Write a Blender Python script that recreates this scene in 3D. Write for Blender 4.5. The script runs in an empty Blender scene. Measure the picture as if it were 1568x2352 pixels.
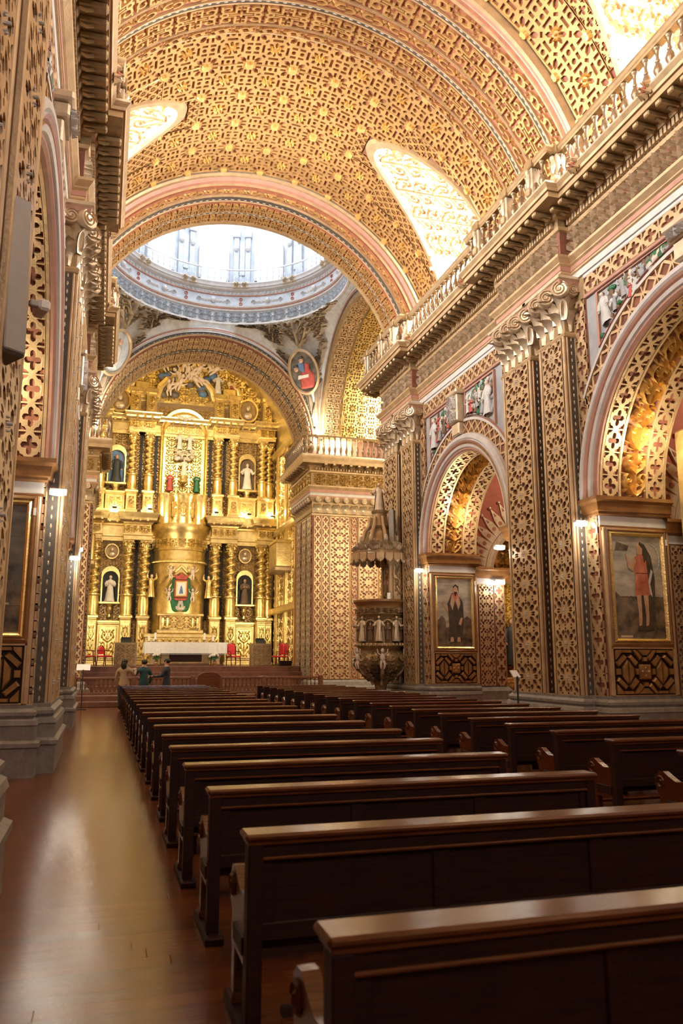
import bpy, bmesh, math, random
import numpy as np
from math import pi, sin, cos, sqrt, atan2, radians
from mathutils import Vector, Matrix
from mathutils.geometry import tessellate_polygon

random.seed(7)
SC = bpy.context.scene
COL = SC.collection
# ------------------------------------------------------------------ camera
FPX = 1829.0
_d = np.array([233.0-784.0, -(1520.0-1176.0), -FPX]); _Y = _d/np.linalg.norm(_d)
_Z = np.array([0, _Y[2], -_Y[1]]); _Z /= np.linalg.norm(_Z)
if _Z[1] < 0: _Z = -_Z
_X = np.cross(_Y, _Z)
cam = bpy.data.cameras.new('camera'); camo = bpy.data.objects.new('camera', cam); COL.objects.link(camo)
camo.matrix_world = Matrix.Translation((0, 0, 1.7)) @ Matrix([_X, _Y, _Z]).to_4x4()
cam.sensor_fit = 'VERTICAL'; cam.sensor_height = 36.0; cam.sensor_width = 24.0
cam.lens = FPX/2352*36
cam.clip_end = 300
cam.dof.use_dof = True; cam.dof.focus_distance = 15.0; cam.dof.aperture_fstop = 2.8
SC.camera = camo
# ------------------------------------------------------------------ world, light, exposure
SC.view_settings.view_transform = 'Standard'; SC.view_settings.look = 'None'
SC.view_settings.gamma = 1; SC.view_settings.use_curve_mapping = False
SC.view_settings.exposure = 0.08
w = bpy.data.worlds.new('world'); SC.world = w; w.use_nodes = True
w.node_tree.nodes['Background'].inputs[0].default_value = (0.75, 0.87, 1.0, 1)
w.node_tree.nodes['Background'].inputs[1].default_value = 1.5
SC.cycles.max_bounces = 7; SC.cycles.diffuse_bounces = 4; SC.cycles.glossy_bounces = 3
SC.cycles.sample_clamp_indirect = 6

def area(name, loc, target, sx, sy, power, col, spread=pi):
    l = bpy.data.lights.new(name, 'AREA'); l.shape = 'RECTANGLE'; l.size = sx; l.size_y = sy
    l.energy = power; l.color = col; l.spread = spread
    o = bpy.data.objects.new(name, l); COL.objects.link(o); o.location = loc
    o.rotation_euler = (Vector(target)-Vector(loc)).to_track_quat('-Z', 'Y').to_euler()
    return o
def point(name, loc, power, col, r=0.08):
    l = bpy.data.lights.new(name, 'POINT'); l.energy = power; l.color = col; l.shadow_soft_size = r
    o = bpy.data.objects.new(name, l); COL.objects.link(o); o.location = loc; return o
def spot(name, loc, target, power, col, ang=100, blend=.6, r=.15):
    l = bpy.data.lights.new(name, 'SPOT'); l.energy = power; l.color = col; l.spot_size = radians(ang); l.spot_blend = blend
    l.shadow_soft_size = r
    o = bpy.data.objects.new(name, l); COL.objects.link(o); o.location = loc
    o.rotation_euler = (Vector(target)-Vector(loc)).to_track_quat('-Z', 'Y').to_euler()
    return o
XC = 4.1                     # nave axis
DAY = (0.90, 0.95, 1.0); WARM = (1.0, 0.82, 0.53); LAMP = (1.0, 0.90, 0.74)
# west: unseen fill added for frontal light; daylight: dome drum, clerestory windows of the nave (the panes themselves glow, see windows)
area('west_fill_light', (XC, -7.6, 10.5), (XC, 16, 7.5), 6.0, 5.0, 330, (1.0, .95, .88), radians(130))
area('daylight_dome', (XC, 30.5, 24.6), (XC, 30.5, 0), 6.0, 6.0, 800, DAY)
for _y in (1.2, 10.5, 20.1):
    for _s in (-1, 1):
        area('daylight_clerestory', (XC+_s*7.3, _y, 13.4), (XC-_s*2.0, _y, 15.0 if _s > 0 else 14.0), 2.2, 2.6, 1150 if _s > 0 else 1150, (1.0, .95, .88), radians(130))
# ------------------------------------------------------------------ materials
def _n(nt, t, loc=(0, 0)):
    n = nt.nodes.new(t); n.location = loc; return n
def mat(name, col, rough=.5, metal=0.0, var=.12, scale=6.0, bump=0.0, bscale=20.0, coat=0.0, emit=None, estr=0.0, col2=None, stretch=None, objvar=0.0, spec=.5):
    m = bpy.data.materials.new(name); m.use_nodes = True
    nt = m.node_tree; b = nt.nodes['Principled BSDF']
    b.inputs['Roughness'].default_value = rough; b.inputs['Metallic'].default_value = metal
    b.inputs['Coat Weight'].default_value = coat; b.inputs['Coat Roughness'].default_value = .12
    b.inputs['Specular IOR Level'].default_value = spec
    tc = _n(nt, 'ShaderNodeTexCoord'); src = tc.outputs['Object']
    if stretch:
        mp = _n(nt, 'ShaderNodeMapping'); mp.inputs['Scale'].default_value = stretch
        nt.links.new(src, mp.inputs[0]); src = mp.outputs[0]
    no = _n(nt, 'ShaderNodeTexNoise'); no.inputs['Scale'].default_value = scale; no.inputs['Detail'].default_value = 5
    nt.links.new(src, no.inputs['Vector'])
    cr = _n(nt, 'ShaderNodeValToRGB')
    c2 = col2 if col2 else tuple(min(1, c*(1+var)) for c in col); c1 = tuple(c*(1-var) for c in col)
    if col2: c1 = col
    cr.color_ramp.elements[0].position = .32; cr.color_ramp.elements[1].position = .68
    cr.color_ramp.elements[0].color = (*c1, 1); cr.color_ramp.elements[1].color = (*c2, 1)
    nt.links.new(no.outputs['Fac'], cr.inputs[0]); out = cr.outputs[0]
    if objvar:
        oi = _n(nt, 'ShaderNodeObjectInfo'); hs = _n(nt, 'ShaderNodeHueSaturation')
        mr = _n(nt, 'ShaderNodeMapRange'); mr.inputs[3].default_value = 1-objvar; mr.inputs[4].default_value = 1+objvar
        nt.links.new(oi.outputs['Random'], mr.inputs[0]); nt.links.new(mr.outputs[0], hs.inputs['Value'])
        nt.links.new(out, hs.inputs['Color']); out = hs.outputs[0]
    nt.links.new(out, b.inputs['Base Color'])
    if bump:
        n2 = _n(nt, 'ShaderNodeTexNoise'); n2.inputs['Scale'].default_value = bscale; n2.inputs['Detail'].default_value = 6
        nt.links.new(src, n2.inputs['Vector'])
        bp = _n(nt, 'ShaderNodeBump'); bp.inputs['Strength'].default_value = bump; bp.inputs['Distance'].default_value = .02
        nt.links.new(n2.outputs['Fac'], bp.inputs['Height']); nt.links.new(bp.outputs[0], b.inputs['Normal'])
    if emit:
        b.inputs['Emission Color'].default_value = (*emit, 1); b.inputs['Emission Strength'].default_value = estr
    return m
M = {}
M['gold'] = mat('ochre_gilding', (.56, .40, .235), .42, .35, .16, 4, .25, 30)
M['vgold'] = mat('vault_gilding', (.56, .345, .14), .42, .4, .16, 3, .25, 30)
M['shine'] = mat('bright_gilding', (.90, .68, .30), .27, .85, .18, 5, .35, 25)
M['acanth'] = mat('acanthus_gilding', (.82, .56, .20), .3, .45, .18, 5, .3, 25)
M['retable'] = mat('retable_gilding', (.88, .66, .29), .33, .75, .2, 3, .5, 14)
M['pale'] = mat('pale_gilding', (.64, .53, .39), .38, .45, .14, 6, .2, 30)
M['dgold'] = mat('dark_gilding', (.36, .25, .13), .4, .5, .2, 6, .3, 30)
M['recess'] = mat('dark_red_ground', (.24, .09, .055), .7, 0, .25, 5, .2, 20)
M['vrecess'] = mat('red_ground', (.38, .15, .09), .6, .1, .2, 5, .2, 20)
M['vfield'] = mat('pinkish_vault_ground', (.33, .14, .085), .6, .1, .2, 4, .2, 20)
M['cream'] = mat('cream_plaster', (.78, .70, .58), .55, 0, .08, 4, .15, 15)
M['balu'] = mat('bronzed_gilding', (.26, .18, .11), .35, .5, .2, 8, .2, 25)
M['red'] = mat('red_plaster', (.45, .13, .08), .6, 0, .15, 3, .2, 12)
M['rose'] = mat('rose_paint', (.48, .26, .20), .5, 0, .1, 5)
M['white'] = mat('grey_white_paint', (.62, .60, .60), .5, 0, .08, 5)
M['blue'] = mat('blue_white_stucco', (.54, .58, .64), .5, 0, .1, 4, .2, 15)
M['bluegrey'] = mat('blue_grey_stucco', (.58, .60, .62), .55, 0, .15, 5, .2, 15)
M['dark'] = mat('dark_stripe', (.10, .085, .07), .5, .2, .2, 8)
M['stone'] = mat('grey_stone', (.23, .21, .19), .6, 0, .2, 8, .4, 25)
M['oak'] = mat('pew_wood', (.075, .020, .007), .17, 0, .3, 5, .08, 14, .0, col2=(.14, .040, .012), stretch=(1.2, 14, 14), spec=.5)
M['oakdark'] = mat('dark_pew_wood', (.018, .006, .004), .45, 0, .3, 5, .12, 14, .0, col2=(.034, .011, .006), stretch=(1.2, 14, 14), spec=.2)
M['board'] = mat('floor_board_wood', (.12, .036, .010), .165, 0, .3, 4, .07, 9, .0, col2=(.18, .060, .017), stretch=(1.0, 9, 9), objvar=.16, spec=.6)
M['blockwood'] = mat('gilt_brown_blocks', (.36, .20, .07), .32, .3, .25, 6, .2, 20, .2)
M['cornwood'] = mat('brown_varnished_wood', (.26, .12, .04), .35, .1, .2, 5, .1, 20, .3)
M['rail'] = mat('red_brown_wood', (.14, .05, .022), .4, 0, .25, 5, .1, 12, .2)
M['stepwood'] = mat('step_wood', (.15, .055, .028), .35, 0, .25, 5, .1, 12, .2)
M['glow'] = mat('daylight_pane', (.9, .95, 1), .5, 0, 0, emit=(.86, .94, 1.0), estr=3)
M['glow2'] = mat('sunny_pane', (1, .97, .9), .5, 0, 0, emit=(1.0, .97, .92), estr=9)
M['lamp'] = mat('lamp_glow', (1, 1, 1), .5, 0, 0, emit=(1.0, .95, .86), estr=14)
M['wlamp'] = mat('warm_lamp_glow', (1, .9, .7), .5, 0, 0, emit=(1.0, .85, .55), estr=22)
M['plastic'] = mat('grey_plastic', (.42, .40, .38), .5, 0, .05, 10)
M['plasticdark'] = mat('dark_grey_plastic', (.16, .14, .12), .5, 0, .05, 10)
M['paper'] = mat('white_paper', (.82, .82, .82), .6, 0, .03, 5)
M['cloth'] = mat('white_altar_cloth', (.82, .80, .78), .8, 0, .06, 12, .3, 40)
M['redcloth'] = mat('red_velvet', (.55, .02, .03), .7, 0, .15, 10)
M['black'] = mat('black_cloth', (.02, .02, .022), .6, 0, .2, 8)
M['skin'] = mat('skin', (.55, .33, .23), .5, 0, .06, 8)
M['marble'] = mat('pale_painted_skin', (.75, .62, .52), .45, 0, .06, 8)
M['hair'] = mat('dark_hair', (.02, .014, .01), .5, 0, .2, 12)
M['teal'] = mat('dark_teal_jacket', (.02, .07, .075), .7, 0, .2, 8)
M['navy'] = mat('navy_jacket', (.02, .025, .05), .7, 0, .2, 8)
M['beige'] = mat('beige_coat', (.38, .26, .17), .8, 0, .12, 8)
M['green'] = mat('dark_green_paint', (.02, .15, .06), .5, 0, .2, 6)
M['robewhite'] = mat('white_robe', (.76, .72, .64), .6, 0, .1, 6)
M['robebrown'] = mat('brown_robe', (.16, .10, .06), .6, 0, .15, 6)
M['robeblack'] = mat('black_robe', (.035, .04, .045), .6, 0, .2, 6)
M['robeblue'] = mat('blue_robe', (.12, .22, .42), .6, 0, .15, 6)
M['robered'] = mat('red_robe', (.5, .09, .07), .6, 0, .15, 6)
M['wax'] = mat('candle_wax', (.85, .82, .74), .4, 0, .03, 5)
M['leafgreen'] = mat('flower_leaves', (.06, .14, .04), .6, 0, .3, 20)
M['paintsky'] = mat('painted_sky', (.22, .22, .21), .45, 0, .2, 2.2, .05, 40, .2, col2=(.58, .52, .42), stretch=(1, 1, 2.2))
M['paintground'] = mat('painted_landscape', (.03, .027, .022), .45, 0, .2, 4.5, .05, 40, .2, col2=(.24, .17, .11))
M['painttunic'] = mat('painted_red_tunic', (.40, .10, .06), .45, 0, .2, 6, .05, 40, .2, col2=(.70, .27, .17))
M['paintbrown'] = mat('painted_dark_robe', (.035, .03, .026), .45, 0, .2, 6, .05, 40, .2, col2=(.10, .075, .055))
M['paintskin'] = mat('painted_skin', (.55, .34, .22), .45, 0, .2, 6, .05, 40, .2)
M['paintdarksky'] = mat('painted_dusk_sky', (.045, .045, .045), .45, 0, .2, 2.0, .05, 40, .2, col2=(.20, .18, .15), stretch=(1, 1, 2))
M['relief'] = mat('painted_relief_ground', (.36, .38, .42), .55, 0, .15, 3, .25, 14)

# ------------------------------------------------------------------ mesh helpers
class MB:
    def __init__(s): s.v = []; s.f = []; s.m = []; s.n = 0; s.mats = []
    def mi(s, m):
        m = M[m] if isinstance(m, str) else m
        if m not in s.mats: s.mats.append(m)
        return s.mats.index(m)
    def add(s, V, F, m):
        V = np.asarray(V, float); k = s.mi(m); o = s.n
        s.v.append(V); s.n += len(V)
        s.f.extend([tuple(i+o for i in f) for f in F]); s.m.extend([k]*len(F))
    def box(s, x0, y0, z0, x1, y1, z1, m):
        V = [(x0, y0, z0), (x1, y0, z0), (x1, y1, z0), (x0, y1, z0), (x0, y0, z1), (x1, y0, z1), (x1, y1, z1), (x0, y1, z1)]
        s.add(V, [(0, 3, 2, 1), (4, 5, 6, 7), (0, 1, 5, 4), (1, 2, 6, 5), (2, 3, 7, 6), (3, 0, 4, 7)], m)
    def bbox(s, x0, y0, z0, x1, y1, z1, m, b=.01):       # box with chamfered edges (12 extra faces)
        xs, ys, zs = sorted((x0, x1)), sorted((y0, y1)), sorted((z0, z1))
        V = []; idx = {}
        for i in (0, 1):
            for j in (0, 1):
                for k in (0, 1):
                    c = (xs[i], ys[j], zs[k]); sg = (1-2*i, 1-2*j, 1-2*k)
                    for ax in range(3):
                        p = [c[a]+sg[a]*b for a in range(3)]; p[ax] = c[ax]
                        idx[(i, j, k, ax)] = len(V); V.append(p)
        F = []
        for ax in range(3):
            a, c = [(1, 2), (0, 2), (0, 1)][ax]
            for e in (0, 1):
                q = []
                for (p, r) in ((0, 0), (1, 0), (1, 1), (0, 1)):
                    t = [0, 0, 0]; t[ax] = e; t[a] = p; t[c] = r; q.append(idx[(*t, ax)])
                F.append(tuple(q))
            for p in (0, 1):
                for r in (0, 1):
                    t0 = [0, 0, 0]; t0[a] = p; t0[c] = r; t1 = list(t0); t1[ax] = 1
                    F.append((idx[(*t0, a)], idx[(*t1, a)], idx[(*t1, c)], idx[(*t0, c)]))
        for i in (0, 1):
            for j in (0, 1):
                for k in (0, 1): F.append(tuple(idx[(i, j, k, ax)] for ax in range(3)))
        s.add(V, F, m)
    def grid(s, P, m, closeu=False, closev=False):        # P array (nu,nv,3)
        P = np.asarray(P, float); nu, nv = P.shape[:2]; F = []
        for i in range(nu if closeu else nu-1):
            for j in range(nv if closev else nv-1):
                a = i*nv+j; b = i*nv+(j+1) % nv; c = ((i+1) % nu)*nv+(j+1) % nv; d = ((i+1) % nu)*nv+j
                F.append((a, d, c, b))
        s.add(P.reshape(-1, 3), F, m)
    def lathe(s, prof, m, n=12, c=(0, 0, 0), a0=0, a1=2*pi, caps=True, sq=None):
        full = abs(a1-a0-2*pi) < 1e-6
        A = np.linspace(a0, a1, n, endpoint=not full) if full else np.linspace(a0, a1, n)
        P = np.array([[(c[0]+r*cos(a), c[1]+r*sin(a), c[2]+z) for a in A] for r, z in prof])
        s.grid(P, m, closev=full)
    def tube(s, pts, r, m, n=6, cap=True):
        pts = [Vector(p) for p in pts]; R = r if hasattr(r, '__len__') else [r]*len(pts)
        P = []; up = None
        for i, p in enumerate(pts):
            t = (pts[min(i+1, len(pts)-1)]-pts[max(i-1, 0)]).normalized()
            if up is None: up = t.orthogonal().normalized()
            up = (up-t*up.dot(t)).normalized(); w_ = t.cross(up)
            P.append([p+(up*cos(2*pi*k/n)+w_*sin(2*pi*k/n))*R[i] for k in range(n)])
        s.grid(np.array([[tuple(q) for q in row] for row in P]), m, closev=True)
        if cap:
            o = s.n; s.add([tuple(q) for q in P[0]]+[tuple(q) for q in P[-1]], [tuple(range(n)), tuple(range(n, 2*n))], m)
    def ell(s, c, r, m, nu=8, nv=6, rot=None):
        P = []
        for i in range(nv+1):
            t = pi*i/nv-pi/2
            P.append([(r[0]*cos(t)*cos(2*pi*k/nu), r[1]*cos(t)*sin(2*pi*k/nu), r[2]*sin(t)) for k in range(nu)])
        P = np.array(P)
        if rot is not None: P = P @ np.array(rot).T
        s.grid(P+np.array(c), m, closev=True)
    def frustum(s, poly, fmap, h, inset, m):                # bevelled block on polygon (s,t)
        P = np.array(poly, float); c = P.mean(0); n = len(P)
        Q = c+(P-c)*(1-inset)
        S = np.concatenate([P[:, 0], P[:, 0], Q[:, 0]]); T = np.concatenate([P[:, 1], P[:, 1], Q[:, 1]])
        H = np.concatenate([np.zeros(n), np.full(n, h*.5), np.full(n, h)])
        F = [(i, (i+1) % n, n+(i+1) % n, n+i) for i in range(n)]+[(n+i, n+(i+1) % n, 2*n+(i+1) % n, 2*n+i) for i in range(n)]+[tuple(range(2*n, 3*n))]
        s.add(fmap(S, T, H), F, m)
    def poly(s, pts3, holes3, m, axis):                       # planar polygon with tessellation
        loops = [[Vector(p) for p in pts3]]+[[Vector(p) for p in h] for h in holes3]
        tri = tessellate_polygon(loops); V = [tuple(p) for l in loops for p in l]
        s.add(V, tri, m)
    def build(s, name, parent=None, smooth=None, mesh_only=False, kind=None, label=None):
        me = bpy.data.meshes.new(name)
        V = np.concatenate(s.v) if s.v else np.zeros((0, 3))
        me.from_pydata(V.tolist(), [], s.f)
        for m in s.mats: me.materials.append(m)
        me.polygons.foreach_set('material_index', s.m)
        if smooth is not None:
            me.polygons.foreach_set('use_smooth', [True]*len(me.polygons))
            me.set_sharp_from_angle(angle=radians(smooth))
        me.update()
        if mesh_only: return me
        return put(me, name, parent, kind=kind, label=label)
def put(me, name, parent=None, loc=(0, 0, 0), rot=(0, 0, 0), scale=(1, 1, 1), kind=None, label=None, mtx=None):
    o = bpy.data.objects.new(name, me); COL.objects.link(o)
    if mtx is not None: o.matrix_basis = mtx
    else: o.location = loc; o.rotation_euler = rot; o.scale = scale
    if parent: o.parent = parent
    if kind: o['kind'] = kind
    if label: o['label'] = label
    return o
def root(name, label, cat, loc=(0, 0, 0), rz=0.0, group=None, kind=None):
    o = bpy.data.objects.new(name, None); COL.objects.link(o); o.empty_display_size = .1
    o.location = loc; o.rotation_euler = (0, 0, rz); o['label'] = label; o['category'] = cat
    if group: o['group'] = group
    if kind: o['kind'] = kind
    return o
def tag(o, label, cat, group=None, kind=None):
    o['label'] = label; o['category'] = cat
    if group: o['group'] = group
    if kind: o['kind'] = kind
    return o
def empty(name, parent, loc=(0, 0, 0), rz=0):
    o = bpy.data.objects.new(name, None); COL.objects.link(o); o.empty_display_size = .1
    o.location = loc; o.rotation_euler = (0, 0, rz); o.parent = parent; return o
def clone(o, parent=None):
    c = o.copy(); COL.objects.link(c)
    if parent: c.parent = parent
    for ch in list(o.children): clone(ch, c)
    return c

# ------------------------------------------------------------------ carved patterns: (V[s,t,h], F) on a unit tile [-.5,.5]^2
def circ(cx, cy, r, n=8, a=0, ry=None): return [(cx+r*cos(a+2*pi*i/n), cy+(ry or r)*sin(a+2*pi*i/n)) for i in range(n)]
def rect(cx, cy, w_, h_, a=0):
    c, s_ = cos(a), sin(a)
    return [(cx+x*c-y*s_, cy+x*s_+y*c) for x, y in ((-w_/2, -h_/2), (w_/2, -h_/2), (w_/2, h_/2), (-w_/2, h_/2))]
def lens(cx, cy, l, w_, a):
    c, s_ = cos(a), sin(a)
    return [(cx+x*c-y*s_, cy+x*s_+y*c) for x, y in ((-l/2, 0), (-l*.2, -w_/2), (l*.2, -w_/2), (l/2, 0), (l*.2, w_/2), (-l*.2, w_/2))]
def quatre(cx, cy, r):
    out = []
    for k in range(4):
        a = k*pi/2
        for da, rr in ((-.52, .72), (-.3, 1.0), (0, 1.12), (.3, 1.0), (.52, .72)): out.append((cx+r*rr*cos(a+da), cy+r*rr*sin(a+da)))
        out.append((cx+r*.42*cos(a+pi/4), cy+r*.42*sin(a+pi/4)))
    return out
def star(cx, cy, r1, r2, n, a=0):
    return [(cx+(r1 if i % 2 == 0 else r2)*cos(a+pi*i/n), cy+(r1 if i % 2 == 0 else r2)*sin(a+pi*i/n)) for i in range(2*n)]
def plate(holes, h=1.0, x0=-.5, x1=.5, y0=-.5, y1=.5):
    loops = [[Vector((x0, y0, 0)), Vector((x1, y0, 0)), Vector((x1, y1, 0)), Vector((x0, y1, 0))]]
    loops += [[Vector((x, y, 0)) for x, y in hl] for hl in holes]
    tri = [tuple(t) for t in tessellate_polygon(loops)]
    V = [(p.x, p.y, h) for l in loops for p in l]; F = list(tri); o = 4
    for hl in holes:
        b = len(V); n = len(hl); V += [(x, y, 0.0) for x, y in hl]
        F += [(o+i, o+(i+1) % n, b+(i+1) % n, b+i) for i in range(n)]; o += n
    return np.array(V), F
def ribbon(pts, w_, h=1.0, closed=False, flat=True):
    P = np.array(pts, float); n = len(P); V = []; F = []
    for i in range(n):
        a = P[i-1] if (i > 0 or closed) else P[i]; b = P[(i+1) % n] if (i < n-1 or closed) else P[i]
        t = b-a; t = t/(np.linalg.norm(t)+1e-9); nn = np.array([-t[1], t[0]]); ww = w_[i] if hasattr(w_, '__len__') else w_
        if flat:
            for k, hh in ((.5, 0), (.36, h), (-.36, h), (-.5, 0)): V.append((*(P[i]+nn*ww*k), hh))
        else:
            for k, hh in ((.5, 0), (.0, h), (-.5, 0)): V.append((*(P[i]+nn*ww*k), hh))
    m_ = 4 if flat else 3
    for i in range(n if closed else n-1):
        j = (i+1) % n
        for k in range(m_-1): F.append((i*m_+k, j*m_+k, j*m_+k+1, i*m_+k+1))
    if not closed:
        F.append(tuple(range(m_))); F.append(tuple(range((n-1)*m_, n*m_)))
    return np.array(V), F
def spiral(cx, cy, r0, r1, a0, turns, n=10):
    return [(cx+(r0+(r1-r0)*i/(n-1))*cos(a0+turns*2*pi*i/(n-1)), cy+(r0+(r1-r0)*i/(n-1))*sin(a0+turns*2*pi*i/(n-1))) for i in range(n)]
def leafblob(cx, cy, l, w_, a, h=1.0):
    P = lens(cx, cy, l, w_, a); V = [(x, y, 0) for x, y in P]+[(cx, cy, h)]
    return np.array(V), [(i, (i+1) % 6, 6) for i in range(6)]
def disc(cx, cy, r, h=1.0, n=7, top=.55):
    V = [(cx+r*cos(2*pi*i/n), cy+r*sin(2*pi*i/n), 0) for i in range(n)]+[(cx+r*top*cos(2*pi*i/n), cy+r*top*sin(2*pi*i/n), h) for i in range(n)]
    return np.array(V), [(i, (i+1) % n, n+(i+1) % n, n+i) for i in range(n)]+[tuple(range(n, 2*n))]
def flower(cx, cy, r, n=8, h=1.0, a=0):
    out = [leafblob(cx+.58*r*cos(a+2*pi*i/n), cy+.58*r*sin(a+2*pi*i/n), .8*r, 2.2*r/n*1.4, a+2*pi*i/n, h) for i in range(n)]
    return out+[disc(cx, cy, .22*r, h*1.2, 6)]
def join(parts):
    V = []; F = []; o = 0
    for v, f in parts:
        V.append(v); F += [tuple(i+o for i in q) for q in f]; o += len(v)
    return np.concatenate(V), F
def sym4(sh):
    out = []
    for k in range(4):
        c, s_ = [(1, 0), (0, 1), (-1, 0), (0, -1)][k]
        out.append([(x*c-y*s_, x*s_+y*c) for x, y in sh])
    return out
def mirx(sh): return [(-x, y) for x, y in sh][::-1]
def miry(sh): return [(x, -y) for x, y in sh][::-1]
PAT = {}
# vault field: framed square blossom, knots and bars
_h = []
for sh in (rect(.268, 0, .065, .23), rect(.41, .125, .13, .065), rect(.41, -.125, .13, .065), lens(.335, .335, .2, .11, pi/4), rect(.222, .222, .06, .10, pi/4)):
    _h += sym4(sh)
_h += sym4(circ(.405, 0, .055, 8)); _h += sym4(rect(.44, .285, .06, .13)); _h += sym4(rect(.285, .44, .13, .06))
_h += sym4(lens(.105, .105, .17, .085, pi/4)); _h += sym4(lens(.135, 0, .15, .07, 0))
PAT['vault'] = plate(_h)
PAT['vaultflower'] = join(flower(0, 0, .155, 8, 1.0, pi/8)+[disc(.47, .47, .085, 1.0, 8), disc(-.47, .47, .085, 1.0, 8), disc(.47, -.47, .085, 1.0, 8), disc(-.47, -.47, .085, 1.0, 8)])
# fret scroll band of the transverse arches
_p = []
for sx in (-1, 1):
    for sy in (-1, 1):
        f = lambda L: [(sx*x, sy*y) for x, y in L]
        _p.append(ribbon(f(spiral(.30, .27, .17, .05, -pi*.5, .9, 11)), .07))
        _p.append(ribbon(f([(.30, .10), (.12, .10), (.12, .42), (.02, .42)]), .07))
        _p.append(ribbon(f([(.02, .27), (.12, .27)]), .07))
        _p.append(ribbon(f([(.48, .02), (.40, .08), (.44, .45)]), .06))
_p += [ribbon(circ(.36, 0, .075, 8), .06, closed=True), ribbon(circ(-.36, 0, .075, 8), .06, closed=True), ribbon([(-.25, 0), (.25, 0)], .06), ribbon([(0, -.12), (0, .12)], .07),
       ribbon([(-.14, .47), (.14, .47)], .05), ribbon([(-.14, -.47), (.14, -.47)], .05)]
PAT['fret'] = join(_p)
PAT['chain'] = join([ribbon(circ(0, 0, .26, 10), .14, closed=True), ribbon(spiral(-.36, .05, .30, .12, pi*.5, -.6, 7), .11), ribbon(spiral(.36, -.05, .30, .12, -pi*.5, -.6, 7), .11), disc(.5, .3, .1), disc(-.5, -.3, .1)])
PAT['rosechain'] = join(flower(0, 0, .34, 6)+[ribbon(spiral(-.38, .02, .30, .14, pi*.6, -.7, 7), .12), ribbon(spiral(.38, -.02, .30, .14, -pi*.4, -.7, 7), .12)])
# pilaster strapwork: stars, leaves and triple rings
_h = []
for sh in (lens(.235, .19, .27, .15, pi*.27), lens(.115, .325, .20, .13, pi*.62), lens(.37, .34, .20, .13, pi*.22), [(.475, .03), (.475, .235), (.40, .17), (.37, .11)], lens(.285, .035, .17, .06, pi*.02)):
    _h += [sh, mirx(sh), miry(sh), mirx(miry(sh))]
_h += [lens(0, .21, .15, .10, pi/2), lens(0, -.21, .15, .10, pi/2), lens(0, .36, .10, .08, pi/2), lens(0, -.36, .10, .08, pi/2)]
for cx in (-.28, 0, .28): _h += [circ(cx, .452, .042, 6), circ(cx, -.452, .042, 6)]
_h += [star(0, 0, .125, .06, 6, pi/6)] if False else []
PAT['pilaster'] = plate(_h)
PAT['pilasterflower'] = join(flower(0, 0, .13, 8)+[ribbon(circ(.28, .452, .062, 7), .035, .5, True), ribbon(circ(-.28, .452, .062, 7), .035, .5, True), ribbon(circ(0, .452, .062, 7), .035, .5, True)])
# quatrefoil tracery
PAT['quatre'] = plate([quatre(0, 0, .25), [(.44, -.36), (.44, .36), (.36, .34), (.34, .20), (.20, .40) if False else (.33, 0), (.34, -.20), (.36, -.34)], mirx([(.44, -.36), (.44, .36), (.36, .34), (.34, .20), (.33, 0), (.34, -.20), (.36, -.34)])])
PAT['quatre'] = plate([quatre(0, 0, .325)]+[t for sy in (1, -1) for t in ([(.47, sy*.14), (.47, sy*.48), (.24, sy*.48), (.23, sy*.40), (.33, sy*.36), (.36, sy*.24)][::sy], [(-.47, sy*.14), (-.47, sy*.48), (-.24, sy*.48), (-.23, sy*.40), (-.33, sy*.36), (-.36, sy*.24)][::-sy])])
PAT['lattice'] = plate([[(0, -.40), (.34, 0), (0, .40), (-.34, 0)]]+[[(.47, sy*.07), (.47, sy*.47), (.12, sy*.47)][::sy] for sy in (1, -1)]+[[(-.47, sy*.07), (-.47, sy*.47), (-.12, sy*.47)][::-sy] for sy in (1, -1)])
PAT['ring'] = join([ribbon(circ(0, 0, .33, 8), .2, closed=True)])
PAT['bead'] = join([disc(0, 0, .3, 1, 6)])
# acanthus scroll (mirror symmetric about s=0)
_p = [ribbon([(0, -.5), (0, -.2), (0, .1), (0, .5)], [.05, .11, .06, .05], 1.0, flat=False)]
for sx in (-1, 1):
    f = lambda L: [(sx*x, y) for x, y in L]
    _p.append(ribbon(f([(0, -.46), (.16, -.40), (.33, -.26)]+spiral(.27, -.10, .17, .04, -pi*.3, 1.1, 11)), [.05, .07, .08]+list(np.linspace(.085, .05, 11)), 1.0, flat=False))
    _p.append(ribbon(f([(0, .02), (.12, .08), (.28, .14)]+spiral(.24, .30, .15, .04, -pi*.4, 1.0, 10)), [.05, .07, .08]+list(np.linspace(.08, .05, 10)), 1.0, flat=False))
    for (x, y, l, w_, a) in ((.13, -.22, .2, .09, .8), (.42, -.14, .17, .08, 1.4), (.40, -.33, .18, .09, .4), (.09, .18, .16, .08, 1.1), (.40, .22, .16, .08, 1.2), (.11, .42, .17, .09, .9), (.36, .45, .2, .08, .3), (.27, -.10, .10, .09, 0), (.24, .30, .09, .08, 0), (.46, .02, .12, .07, .6), (.22, -.46, .17, .07, .2)):
        _p.append(leafblob(sx*x, y, l, w_, a if sx > 0 else pi-a, 1.1))
PAT['acanthus'] = join(_p)

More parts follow.
